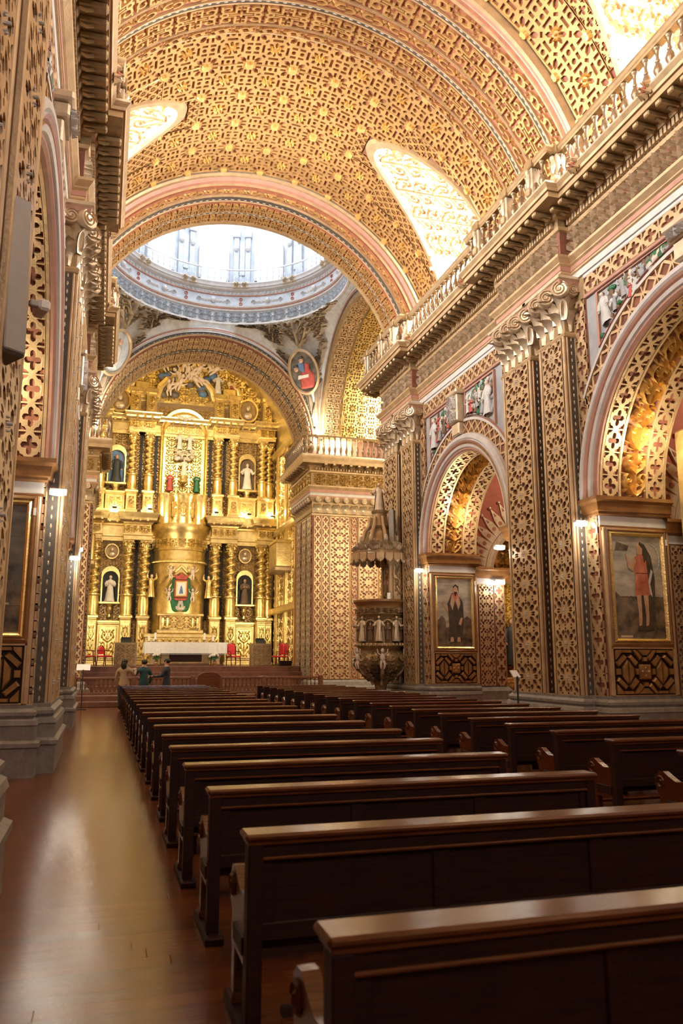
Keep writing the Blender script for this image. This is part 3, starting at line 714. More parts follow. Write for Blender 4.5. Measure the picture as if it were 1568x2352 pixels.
        for (u0, v0, u1, v1) in ((-1.0, 11.8, -.85, 14.45), (.85, 11.8, 1.0, 14.45), (-1.0, 14.3, 1.0, 14.45), (-1.0, 11.8, 1.0, 11.92), (-.02, 11.9, .02, 14.3), (-.85, 13.1, .85, 13.14)): p.bbox(XC+s*(wx-.14), yc+u0, v0, XC+s*(wx), yc+u1, v1, 'gold', .015)
        p.build('window_frame', w_)
WN = [1]
for (b0, b1), yc in zip(BAYS, LUN): vault_field(b0, b1, yc)
def rib(y0, y1):
    a = MB(); L = 5.92*pi/2; W_ = y1-y0
    arcsweep_y(a, XC, VZ, [(6.12, y0, 'gold'), (6.02, y0, 'gold'), (5.86, y0+.04, 'gold'), (5.84, y0+.12, 'gold'), (5.90, y0+.14, 'vrecess'), (5.90, y0+.24, 'rose'), (5.90, y0+.27, 'pale'), (5.90, y0+.36, 'vrecess'), (5.87, y0+.38, 'gold'), (5.87, y0+.42, 'gold'), (5.96, y0+.44, 'vrecess'),
                           (5.96, y1-.06, 'vrecess'), (5.92, y1-.05, 'gold'), (5.92, y1, 'gold'), (6.12, y1, 'gold')])
    R = a.build('transverse_arch', ceiling)
    f = cyl_y(XC, VZ, 5.96); a = MB(); o = y0+.46
    bands = [('chain', .40), ('bar', .15), ('fret', .76), ('bar0', .05), ('rosechain', .36), ('bar', .16), ('fret', .62), ('bar0', .05), ('chain', .30)]
    for k, wd in bands:
        if k.startswith('bar'):
            arcsweep_y(a, XC, VZ, [(5.97, o, 'gold'), (5.90, o, 'gold'), (5.90, o+wd*.25, 'gold'), (5.92, o+wd*.25, 'dark' if k == 'bar' else 'gold'), (5.92, o+wd*.75, 'dark' if k == 'bar' else 'gold'), (5.90, o+wd*.75, 'gold'), (5.90, o+wd, 'gold'), (5.97, o+wd, 'gold')])
            if k == 'bar': fill(a, 'bead', cyl_y(XC, VZ, 5.92), o+wd*.3, o+wd*.7, -L, L, 1, 90, .012, 'white')
        else:
            n = {'fret': 16, 'chain': 30, 'rosechain': 26}[k]
            V, F = PAT[k]; Vt = V.copy()
            ff = lambda S, T, H: f(T, S, H)
            fill(a, k, ff, -L, L, o+.02, o+wd-.02, n, 1, .07, 'vgold')
        o += wd
    a.build('arch_strapwork', R, kind='stuff')
for r_ in RIBS: rib(*r_)
# crossing arch
a = MB()
arcsweep_y(a, XC, VZ, [(6.15, 23.3, 'pale'), (5.98, 23.28, 'pale'), (5.93, 23.35, 'gold'), (5.86, 23.33, 'pale'), (5.78, 23.42, 'rose'), (5.70, 23.42, 'rose'), (5.66, 23.50, 'gold'), (5.60, 23.48, 'vrecess'), (5.60, 23.90, 'vrecess'), (5.52, 23.92, 'gold'), (5.50, 24.0, 'dark'), (5.50, 24.1, 'dark'), (5.47, 24.12, 'gold'), (5.47, 24.18, 'vrecess'), (5.47, 25.3, 'vrecess'), (5.42, 25.32, 'gold'), (5.42, 25.5, 'gold')])
a.grid(np.array([[(XC+r*sin(t), 25.5, VZ+r*cos(t)) for t, r in [(q, r_ if r_ < 5.5 else min(6.3, 5.75/max(.05, cos(q)))) for q in np.linspace(-pi/2, pi/2, 56)]] for r_ in (5.42, 6.3)]), 'bluegrey')
CA = a.build('transverse_arch', ceiling); a = MB()
fill(a, 'rosechain', lambda S, T, H: cyl_y(XC, VZ, 5.60)(T, S, H), -8.7, 8.7, 23.52, 23.88, 26, 1, .06, 'vgold')
fill(a, 'fret', lambda S, T, H: cyl_y(XC, VZ, 5.47)(T, S, H), -8.5, 8.5, 24.2, 24.68, 24, 1, .06, 'vgold')
arcsweep_y(a, XC, VZ, [(5.48, 24.7, 'gold'), (5.43, 24.7, 'gold'), (5.43, 24.73, 'gold'), (5.44, 24.73, 'dark'), (5.44, 24.80, 'dark'), (5.43, 24.80, 'gold'), (5.43, 24.83, 'gold'), (5.48, 24.83, 'gold')])
fill(a, 'bead', cyl_y(XC, VZ, 5.44), 24.74, 24.79, -8.5, 8.5, 1, 80, .012, 'white'); fill(a, 'bead', cyl_y(XC, VZ, 5.50), 24.02, 24.08, -8.5, 8.5, 1, 80, .012, 'white')
fill(a, 'fret', lambda S, T, H: cyl_y(XC, VZ, 5.47)(T, S, H), -8.5, 8.5, 24.85, 25.30, 24, 1, .06, 'vgold')
a.build('arch_strapwork', CA, kind='stuff')
# end bay behind the camera, roof side strips, back wall
a = MB(); arcsweep_y(a, XC, VZ, [(VR, -9, 'vgold'), (VR, -1.3, 'vgold')], n=30)
for s in (-1, 1): a.box(XC+s*6.1, -9, 11.2, XC+s*7.6, 25.5, 11.4, 'dgold')
a.build('rear_vault', ceiling)
bw = MB(); bw.box(XC-12, -9.3, 0, XC+12, -9.0, 18, 'gold'); bw = bw.build('wall_back'); tag(bw, 'plain ochre end wall behind the viewpoint', 'wall', kind='structure')
# ------------------------------------------------------------------ crossing, dome, transepts, chancel
YC, RD = 30.0, 4.9
ceiling2 = root('ceiling', 'pale blue dome over the crossing with gilded pendentives', 'ceiling', kind='structure')
CHR, CHZ = 4.85, 11.6           # chancel arch
TRR, TRZ = 4.6, 11.9            # transept arches
a = MB()
def wall_pt(phi):                # where the direction phi meets the crossing square, and height of the arch there
    c, s_ = cos(phi), sin(phi); hx, hy = 5.25, (4.98 if s_ > 0 else 4.5)
    if abs(c)*hy > abs(s_)*hx: t = hx/abs(c); l = t*s_; r, zc = TRR+.5, TRZ
    else: t = hy/abs(s_); l = t*c; r, zc = (CHR+.30, CHZ) if s_ > 0 else (5.45, 11.3)
    return XC+t*c, YC+t*s_, zc+sqrt(max(0, r*r-l*l))
PH = np.linspace(0, 2*pi, 145); G = []
for u in np.linspace(0, 1, 13):
    row = []
    for p in PH:
        x, y, z = wall_pt(p); ex, ey, ez = XC+RD*cos(p), YC+RD*sin(p), 17.15
        k = u; bul = .0; zz = z+(ez-z)*u; kk = 1-sqrt(max(0, 1-(u*.98)**2)) if abs(ez-z) > 1 else u
        kk = .55*u+.45*u*u
        row.append((x+(ex-x)*kk, y+(ey-y)*kk, zz))
    G.append(row)
a.grid(np.array(G), 'bluegrey'); PD = a.build('pendentives', ceiling2, smooth=60)
def pend(phi, u, h=0):
    x, y, z = wall_pt(phi); ex, ey, ez = XC+RD*cos(phi), YC+RD*sin(phi), 17.15; kk = .55*u+.45*u*u
    px, py = x+(ex-x)*kk, y+(ey-y)*kk; r = np.hypot(px-XC, py-YC)
    return np.array([px-(px-XC)/r*h, py-(py-YC)/r*h, z+(ez-z)*u-h*.35])
# gilded scrolls on the pendentives, oval medallions
for cdeg in (45, 135):
    c = radians(cdeg); a = MB(); V, F = PAT['acanthus']
    def fm(S, T, H): return np.array([pend(c+s_/5.0/(.75+.3*t), t, h) for s_, t, h in zip(S, T, H)])
    for (s0, t0, ds, dt) in ((-2.3, .86, 1.2, .22), (-1.2, .84, 1.2, .26), (0, .86, 1.3, .26), (1.2, .84, 1.2, .26), (2.3, .86, 1.2, .22), (-1.05, .62, .8, .3), (1.05, .62, .8, .3), (-.6, .30, .7, .22), (.6, .30, .7, .22), (0, .16, .7, .2)):
        a.add(fm(s0+V[:, 0]*ds, t0+V[:, 1]*dt, V[:, 2]*.3), F, 'pale')
    a.build('pendentive_scrolls', PD, kind='stuff')
    P0 = pend(c, .50, .22); ax = Vector((-sin(c), cos(c), 0)); up = Vector(pend(c, .62, .22)-pend(c, .38, .22)).normalized(); nn = ax.cross(up); 
    if nn.dot(Vector((XC, YC, 10))-Vector(P0)) < 0: nn = -nn
    md = root('oval_medallion', 'oval painting of a seated figure in a scrolled gilt frame on the %s pendentive' % ('right-hand' if cdeg == 45 else 'left-hand'), 'painting')
    f2 = flat(P0, ax*(-1 if cdeg == 45 else 1), up, nn)
    a = MB(); T = np.linspace(0, 2*pi, 33)
    a.grid(np.array([[f2([k*cos(t)], [k*1.35*sin(t)], [h])[0] for t in T] for k, h in ((.78, 0), (.80, .10), (.72, .14), (.68, .05))]), 'gold'); a.build('frame', md)
    a = MB(); pl = [(.68*cos(t), .92*sin(t)) for t in T[:-1]]; a.add(f2([p[0] for p in pl], [p[1] for p in pl], [.03]*32), [tuple(range(32))], 'paintdarksky' if cdeg == 45 else 'blue')
    a.build('canvas', md); a = MB()
    if cdeg == 45:
        for poly, m_, h in (([(-.32, -.75), (.4, -.78), (.5, -.2), (.3, .15), (-.05, .1), (-.25, -.2)], 'robered', .04), ([(-.2, .12), (.05, -.1), (.1, .4), (-.05, .55), (-.22, .45)], 'robeblue', .045), ([(-.4, -.3), (.25, -.28), (.3, -.12), (-.35, -.12)], 'robewhite', .05), ([(.05, .0), (.3, -.05), (.35, .3), (.15, .42)], 'robered', .05)):
            a.frustum([(x, y) for x, y in poly], f2, h+.06, .15, m_)
        for x, y in ((.0, .55), (-.35, .2)):
            a.ell(f2([x], [y], [.07])[0], (.12, .12, .15), 'paintskin', 8, 6); a.ell(f2([x], [y+.1], [.06])[0], (.13, .13, .09), 'paintbrown', 8, 5)
    else:
        a.frustum([(-.35, -.7), (.35, -.7), (.25, .2), (0, .4), (-.25, .2)], f2, .1, .2, 'robewhite'); a.ell(f2([0], [.5], [.07])[0], (.12, .12, .15), 'paintskin', 8, 6)
    a.build('painted_figure', md)
# drum: rings
a = MB()
a.lathe([(4.95, 17.1), (4.87, 17.12), (4.87, 17.2)], 'white', 96, (XC, YC, 0)); a.lathe([(4.87, 17.2), (4.95, 17.22), (4.95, 17.74)], 'bluegrey', 96, (XC, YC, 0))
a.lathe([(4.95, 17.74), (4.85, 17.78), (4.85, 17.85)], 'white', 96, (XC, YC, 0)); a.lathe([(4.85, 17.85), (4.80, 17.87), (4.80, 17.91)], 'rose', 96, (XC, YC, 0)); a.lathe([(4.80, 17.91), (4.77, 17.92), (4.75, 17.99), (4.88, 18.0)], 'white', 96, (XC, YC, 0))
a.lathe([(4.88, 18.0), (4.88, 18.5)], 'blue', 96, (XC, YC, 0)); a.lathe([(4.88, 18.5), (4.82, 18.52), (4.82, 18.56)], 'rose', 96, (XC, YC, 0)); a.lathe([(4.82, 18.56), (4.82, 18.70)], 'bluegrey', 96, (XC, YC, 0))
a.lathe([(4.82, 18.70), (4.65, 18.75), (4.63, 18.82), (4.57, 18.84), (4.55, 18.95), (4.51, 19.0), (4.51, 19.04), (5.15, 19.05)], 'white', 96, (XC, YC, 0))
DR = a.build('drum_cornice', ceiling2, smooth=30)
def ringmap(R, z0=0): return lambda S, T, H: np.stack([XC+(R-np.asarray(H))*np.sin(np.asarray(S)/R), YC+(R-np.asarray(H))*np.cos(np.asarray(S)/R), z0+np.asarray(T)], -1)
a = MB(); LR = pi*4.95
fill(a, 'acanthus', ringmap(4.95), -LR, LR, 17.24, 17.72, 44, 1, .10, 'blue'); a.build('foliage_ring', DR, kind='stuff')
a = MB()
for i in range(24):
    S = 2*pi*4.88*i/24
    if i % 2: a.add(ringmap(4.88)(S+PAT['ring'][0][:, 0]*.2, 18.14+PAT['ring'][0][:, 1]*.2, PAT['ring'][0][:, 2]*.04), PAT['ring'][1], 'red'); a.add(ringmap(4.88)(S+PAT['ring'][0][:, 0]*.2, 18.36+PAT['ring'][0][:, 1]*.2, PAT['ring'][0][:, 2]*.04), PAT['ring'][1], 'red')
    else:
        c = ringmap(4.85)(np.array([S]), np.array([18.26]), np.array([.03]))[0]; a.ell(c, (.12, .12, .14), 'white', 8, 6)
        for k in (-1, 1):
            for q in (.2, .34, .48): V, F = leafblob(0, 0, .26, .13, k*.5, .1); a.add(ringmap(4.88)(S+k*q+V[:, 0], 18.25+V[:, 1]-.05*q, V[:, 2]), F, 'white')
            V, F = ribbon(spiral(0, 0, .12, .03, 0, 1.2, 9), .06, .08, flat=False); a.add(ringmap(4.88)(S+k*.66+k*V[:, 0], 18.22+V[:, 1], V[:, 2]), F, 'white')
a.build('cherub_frieze', DR, kind='stuff')
a = MB(); n = 150
for i in range(n):
    t = 2*pi*i/n; c = ringmap(4.81)(np.array([t*4.81]), np.array([18.63]), np.array([0]))[0]; a.ell(c, (.06, .06, .06), 'white', 5, 4)
a.build('bead_ring', DR, kind='stuff')
a = MB(); a.lathe([(5.15, 19.04), (5.15, 22.6)], 'blue', 72, (XC, YC, 0))  # blue-white wall colour also paints in the hazy glow of the dome
a.lathe([(5.15, 22.5), (4.95, 22.55), (4.85, 22.7), (4.85, 22.8), (5.05, 22.9)], 'white', 72, (XC, YC, 0))
a.lathe([(5.05*cos(t), 22.9+5.0*sin(t)) for t in np.linspace(0, pi/2-.01, 14)], 'blue', 72, (XC, YC, 0)); DW = a.build('drum_wall', ceiling2, smooth=40)
a = MB()
for k in range(12):
    t = 2*pi*(k+.5)/12; rm = ringmap(5.15)
    for off in (-.28, .28):
        V = []; 
        for (u0, u1, v0, v1, d) in ((off-.12, off+.12, 19.05, 21.9, .14), (off-.17, off+.17, 21.6, 21.95, .2), (off-.17, off+.17, 19.05, 19.3, .2)):
            q = rm([t*5.15+u0, t*5.15+u1, t*5.15+u1, t*5.15+u0]*2, [v0, v0, v1, v1]*2, [0]*4+[d]*4); a.add(q, [(4, 5, 6, 7), (0, 1, 5, 4), (1, 2, 6, 5), (2, 3, 7, 6), (3, 0, 4, 7)], 'blue')
        a.ell(rm([t*5.15+off], [21.05], [.16])[0], (.14, .14, .2), 'white', 6, 5)
    q = rm([t*5.15-.12, t*5.15+.12, t*5.15+.12, t*5.15-.12]*2, [19.7, 19.7, 21.4, 21.4]*2, [0]*4+[.05]*4); a.add(q, [(4, 5, 6, 7), (0, 1, 5, 4), (1, 2, 6, 5), (2, 3, 7, 6), (3, 0, 4, 7)], 'bluegrey')
a.build('drum_pilasters', DW)
for k in range(12):
    t = 2*pi*k/12; rm = ringmap(5.13)
    if cos(t) < -.6: pass
    w_ = root('window_%d' % WN[0], 'arched drum window of the dome, number %s clockwise from the altar side' % ['first', 'second', 'third', 'fourth', 'fifth', 'sixth', 'seventh', 'eighth', 'ninth', 'tenth', 'eleventh', 'twelfth'][k], 'window', kind='structure'); WN[0] += 1
    prof = [(-.6, 19.35), (.6, 19.35)]+[(.6*cos(q), 20.75+.6*sin(q)) for q in np.linspace(0, pi, 13)]
    p = MB(); V = rm([t*5.13+u for u, v in prof], [v for u, v in prof], [.0]*len(prof)); p.add(V, [tuple(range(len(prof)))], 'glow'); p.build('pane', w_)
    p = MB(); rows = []
    for kx, h in ((1.0, -.01), (1.0, .14), (1.22, .14), (1.25, -.01)):
        rows.append(rm([t*5.13+u*kx for u, v in prof[1:]]+[t*5.13-.6*kx], [v if v < 20.75 else 20.75+(v-20.75)*kx for u, v in prof[1:]]+[19.35], [h]*(len(prof))))
    p.grid(np.array(rows), 'white')
    for u in (-.2, .2): V = rm([t*5.13+u-.02, t*5.13+u+.02, t*5.13+u+.02, t*5.13+u-.02], [19.35, 19.35, 21.2, 21.2], [.03]*4); p.add(V, [(0, 1, 2, 3)], 'white')
    p.build('window_frame', w_)
# drum railing
dr = root('drum_railing', 'pale railing around the foot of the dome windows with paired gilt brackets', 'railing')
a = MB(); a.lathe([(4.73, 19.72), (4.67, 19.72), (4.67, 19.78), (4.73, 19.78), (4.73, 19.72)], 'white', 96, (XC, YC, 0)); a.lathe([(4.73, 19.04), (4.65, 19.04), (4.65, 19.10), (4.73, 19.10)], 'white', 96, (XC, YC, 0)); a.build('rail', dr)
b = MB(); b.lathe([(.02, 0), (.04, .03), (.02, .08), (.045, .22), (.02, .36), (.035, .5), (.02, .56), (.02, .6)], 'blue', 6); db = b.build('baluster', mesh_only=True)
for k in range(96):
    t = 2*pi*k/96; put(db, 'baluster', dr, (XC+4.70*sin(t), YC+4.70*cos(t), 19.1))
b = MB(); V, F = join(flower(0, 0, .5, 8, .3)); b.add(V, F, 'pale'); b.bbox(-.5, -.5, -.25, .5, .5, .02, 'pale', .08); bk = b.build('bracket_block', mesh_only=True)
for k in range(12):
    for o in (-.2, .2):
        t = 2*pi*(k+.5)/12+o/4.7; p = (XC+4.53*sin(t), YC+4.53*cos(t), 18.95)
        put(bk, 'bracket_block', dr, p, (pi/2, 0, -t), (.32, .32, .5))

# crossing walls: chancel wall with arch, transept arches, corner piers
wc = root('wall_chancel', 'carved piers and arch between the crossing and the gilded chancel', 'wall', kind='structure')
a = MB()
arcsweep_y(a, XC, CHZ, [(5.34, 34.98, 'white'), (5.26, 34.90, 'white'), (5.22, 34.92, 'rose'), (5.18, 34.88, 'rose'), (5.14, 34.94, 'white'), (5.06, 34.90, 'white'), (5.03, 34.94, 'dark'), (4.96, 34.94, 'dark'), (4.94, 34.90, 'gold'), (4.88, 34.94, 'gold'), (4.86, 35.0, 'recess'), (CHR, 35.05, 'recess'), (CHR, 36.5, 'recess'), (CHR-.04, 36.5, 'dark'), (CHR-.04, 36.75, 'dark'), (CHR, 36.75, 'recess'), (CHR, 38.2, 'recess'), (CHR-.05, 38.22, 'gold'), (CHR-.05, 38.4, 'gold')])
a.grid(np.array([[(XC+r*sin(t), 35.02, CHZ+r*cos(t)) for t, r in [(q, r_ if r_ < 5.3 else min(6.5, 5.45/max(.05, cos(q)))) for q in np.linspace(-pi/2, pi/2, 56)]] for r_ in (5.2, 6.5)]), 'bluegrey')
CW = a.build('chancel_arch', wc); a = MB()
for (o0, o1) in ((35.1, 35.78), (35.78, 36.46), (36.8, 37.5), (37.5, 38.16)): fill(a, 'fret', lambda S, T, H: cyl_y(XC, CHZ, CHR)(T, S, H), -7.6, 7.6, o0, o1, 20, 1, .05, 'gold')
fill(a, 'bead', cyl_y(XC, CHZ, CHR-.04), 36.55, 36.70, -7.6, 7.6, 1, 60, .015, 'blue')
for i in range(60): V, F = PAT['bead']; a.add(ann_y(34.94, XC, CHZ, 4.995, -1)((i-29.5)*.258+V[:, 0]*.1, V[:, 1]*.06, V[:, 2]*.02), F, 'blue')
a.build('arch_strapwork', CW, kind='stuff')
ENT2 = [(0, 8.30, 'gold'), (.05, 8.34, 'gold'), (.07, 8.40, 'gold'), (.02, 8.45, 'dgold'), (.06, 8.95, 'dgold'), (.26, 9.16, 'gold'), (.28, 9.22, 'rose'), (.20, 9.24, 'gold'), (.20, 9.36, 'white'), (.24, 9.38, 'white'), (.24, 9.52, 'rose'), (.34, 9.64, 'gold'), (.34, 9.70, 'gold'), (.16, 9.72, 'dgold'), (.16, 10.30, 'dgold'), (.24, 10.34, 'gold'), (.26, 10.40, 'gold'), (.27, 10.55, 'dgold'), (.36, 10.60, 'gold'), (.40, 10.62, 'gold'), (.80, 10.66, 'dgold'), (.82, 10.80, 'gold'), (.90, 10.92, 'gold'), (.92, 10.98, 'gold'), (-1.5, 11.0, 'dgold')]
def corner(s):
    X = lambda dx: XC+s*dx
    nm = 'right' if s > 0 else 'left'
    path = [(X(11.5), 34.9), (X(4.85), 34.9), (X(4.85), 38.4), (X(5.7), 38.4)]
    p = MB(); p.grid(np.array([[(x, y, z) for x, y in path] for z in (.0, 8.4, 11.0)]), 'vrecess' if s > 0 else 'recess')
    p.grid(np.array([[(x, y, z) for x, y in path] for z in (11.0, 12.0)]), 'rose')
    K = p.build('crossing_pier', wc)
    a = MB(); sweep(a, path, [(.30, .3, 'stone'), (.30, .6, 'stone'), (.2, .66, 'stone'), (.18, .82, 'stone'), (.06, .9, 'stone'), (.0, .92, 'stone')], s); a.build('stone_base', K)
    a = MB(); sweep(a, path, [(o*.78 if o > 0 else o, z, m_) for o, z, m_ in ENT2], s); E = a.build('entablature', K)
    a = MB(); dd = MB()
    for (p0, p1) in zip(path[:-1], path[1:]):
        L = math.dist(p0, p1); t = ((p1[0]-p0[0])/L, (p1[1]-p0[1])/L); n_ = (-t[1]*s, t[0]*s)
        fm = flat((p0[0]+n_[0]*.125, p0[1]+n_[1]*.125, 0), (t[0], t[1], 0), (0, 0, 1), (n_[0], n_[1], 0))
        fill(a, 'acanthus', fm, 0, L, 9.74, 10.28, max(1, round(L/.6)), 1, .10, 'shine')
        fm2 = flat((p0[0]+n_[0]*.21, p0[1]+n_[1]*.21, 0), (t[0], t[1], 0), (0, 0, 1), (n_[0], n_[1], 0))
        for k in range(int(L/.13)): dd.add(fm2([k*.13, k*.13+.08, k*.13+.08, k*.13]*2, [10.42, 10.42, 10.53, 10.53]*2, [0]*4+[.08]*4), [(4, 5, 6, 7), (0, 1, 5, 4), (1, 2, 6, 5), (2, 3, 7, 6), (3, 0, 4, 7)], 'gold')
        rz = math.atan2(t[1], t[0])+(0 if s > 0 else pi)
        for k in range(max(1, int(L/.42))):
            u = (k+.5)*L/max(1, int(L/.42)); put(leaf_me, 'acanthus_leaf', K, (p0[0]+t[0]*u+n_[0]*.05, p0[1]+t[1]*u+n_[1]*.05, 8.46), (0, 0, rz), (1.1, 1, .85))
            put(volute_me, 'volute', K, (p0[0]+t[0]*u+n_[0]*.2, p0[1]+t[1]*u+n_[1]*.2, 9.05), (pi/2, 0, rz+pi), (.75, .75, .75))
        for k in range(int(L/.4)): put(modillion_me, 'modillion', K, (p0[0]+t[0]*(k+.5)*.4+n_[0]*.30, p0[1]+t[1]*(k+.5)*.4+n_[1]*.30, 10.655), (0, 0, rz))
    a.build('carved_frieze', E, kind='stuff'); dd.build('dentil_row', E, kind='stuff')
    # strapwork on the transept face and the chamfer
    a = MB(); fm = flat((0, 34.9, 0), (s, 0, 0), (0, 0, 1), (0, -1, 0)); z0, z1 = .95, 8.3
    o = 4.9
    for pat, wd, n in (('quatre', .36, 20), ('quatre', .36, 20), ('pilaster', .95, 11), ('chain', .40, 18), ('pilaster', .95, 11), ('quatre', .36, 20), ('quatre', .36, 20), ('pilaster', .95, 11), ('quatre', .4, 20), ('pilaster', .95, 11)):
        u0, u1 = sorted((s*X(o+.03), s*X(o+wd-.03))); 
        if pat == 'chain':
            V, F = PAT['chain']
            for k in range(n): a.add(fm((u0+u1)/2+V[:, 1]*(u1-u0), z0+(k+.5+V[:, 0])*(z1-z0)/n, V[:, 2]*.05), F, 'gold')
        else: fill(a, pat, fm, u0, u1, z0, z1, 1, n, .05, 'gold')
        if pat == 'pilaster': fill(a, 'pilasterflower', fm, u0, u1, z0, z1, 1, n, .07, 'gold')
        for u in (o, o+wd-.03): a.bbox(X(u), 34.83, z0, X(u+.03), 34.9, z1, 'gold', .008)
        o += wd+.02
    for (p0, p1) in [((X(4.85), y_), (X(4.85), y_+.85)) for y_ in (35.0, 35.95, 37.0)]:
        L = math.dist(p0, p1); t = ((p1[0]-p0[0])/L, (p1[1]-p0[1])/L); n_ = (-t[1]*s, t[0]*s)
        fm = flat((p0[0], p0[1], 0), (t[0], t[1], 0), (0, 0, 1), (n_[0], n_[1], 0)); fill(a, 'pilaster', fm, .04, L-.04, z0, z1, 1, 11, .05, 'pale' if s > 0 else 'gold')
    a.build('strapwork', K, kind='stuff')
    # transept: arch face, barrel vault, end wall
    a = MB(); xf = X(5.25)
    a.grid(np.array([[(xf, YC+r*sin(t), TRZ+r*cos(t)) for t in np.linspace(-pi/2, pi/2, 56)] for r in (TRR, 6.5)]), 'bluegrey')
    arcsweep_x(a, YC, TRZ, [(5.1, X(5.25), 'white'), (5.08, X(5.15), 'white'), (5.0, X(5.13), 'white'), (4.98, X(5.18), 'rose'), (4.9, X(5.14), 'rose'), (4.88, X(5.18), 'dark'), (4.8, X(5.18), 'dark'), (4.78, X(5.15), 'white'), (4.64, X(5.2), 'dgold'), (TRR, X(5.25), 'dgold'), (TRR, X(12.0), 'dgold')], s)
    T = a.build('transept_vault', wc); a = MB()
    x0, x1 = sorted((X(5.3), X(6.0)))
    fill(a, 'fret', cyl_x(YC, TRZ, TRR), -7.2, 7.2, x0, x1, 20, 1, .06, 'gold')
    x0, x1 = sorted((X(6.1), X(11.9))); fill(a, 'vault', cyl_x(YC, TRZ, TRR), -7.2, 7.2, x0, x1, 14, 6, .06, 'shine'); fill(a, 'vaultflower', cyl_x(YC, TRZ, TRR), -7.2, 7.2, x0, x1, 14, 6, .16, 'shine')
    a.build('vault_strapwork', T, kind='stuff')
    a = MB(); a.box(X(11.5), 25.3, 0, X(11.8), 36.4, 17, 'retable'); a.box(X(5.2), 25.5, 0, X(11.8), 25.6, 11.3, 'gold')
    for yy in (25.5, 34.9): 
        if yy < 30: a.box(X(5.2), 25.5, 11.35, X(11.5), 26.0, 12.2, 'gold')
        else: a.box(X(4.9), 34.95, 10.95, X(11.5), 36, 11.0, 'gold'); a.box(X(5.25), 35.1, 11, X(11.5), 35.4, 12.4, 'shine')
    a.build('transept_wall', wc)
corner(1); corner(-1)
# chancel shell
a = MB()
for s in (-1, 1): a.box(XC+s*5.7, 38.4, 0, XC+s*6.0, 48.3, 14.6, 'retable'); 
a.box(XC-6, 48.0, 0, XC+6, 48.3, 21, 'retable')
arcsweep_y(a, XC, 14.5, [(5.7, 38.3, 'vgold'), (5.7, 48.2, 'retable')])
a.grid(np.array([[(XC+r*sin(t), 38.4, z) for t, z in [(q, CHZ+r*cos(q)) for q in np.linspace(-pi/2, pi/2, 56)]] for r in (4.8, 9.5)]), 'gold')
for s in (-1, 1): a.box(XC+s*4.85, 38.4, 11, XC+s*6.5, 38.6, 21, 'gold')
a.build('chancel_shell', wc)
a = MB()
for s in (-1, 1):
    fm = flat((XC+s*5.7, 0, 0), (0, 1, 0), (0, 0, 1), (-s, 0, 0))
    fill(a, 'acanthus', fm, 38.6, 47.2, 1.6, 13.8, 8, 12, .10, 'shine')
    for z in (4.4, 9.0, 13.9): a.bbox(XC+s*5.35, 38.5, z, XC+s*5.7, 47.9, z+.4, 'shine', .06)
    for y in (39, 41, 43.5, 46): a.bbox(XC+s*5.5, y, 1.5, XC+s*5.7, y+.5, 14, 'shine', .05)
    for (y, z) in ((42.6, 6.6),):                       # boxed gilded tribune
        a.bbox(XC+s*4.7, y, z, XC+s*5.7, y+2.2, z+.25, 'dgold', .05); a.bbox(XC+s*4.8, y+.1, z+.25, XC+s*5.7, y+2.1, z+1.6, 'retable', .04); a.bbox(XC+s*4.75, y+.05, z+1.6, XC+s*5.7, y+2.15, z+1.75, 'shine', .03)
a.build('chancel_carving', wc, kind='stuff')
# sanctuary platform and steps
st = MB(); st.bbox(XC-8, 32.2, 0, XC+8, 34.4, .22, 'stepwood', .02); st.build('sanctuary_step', floor)
st = MB(); st.bbox(XC-7, 32.7, .2, XC+7, 35.6, .42, 'stepwood', .02); st.build('sanctuary_step', floor)
for k, (y, z) in enumerate(((35.7, .70), (36.1, .98), (36.5, 1.25), (36.9, 1.5))):
    st = MB(); st.bbox(XC-4.82, y, .2, XC+4.82, 47.5, z, 'stepwood', .02); st.build('sanctuary_step', floor)
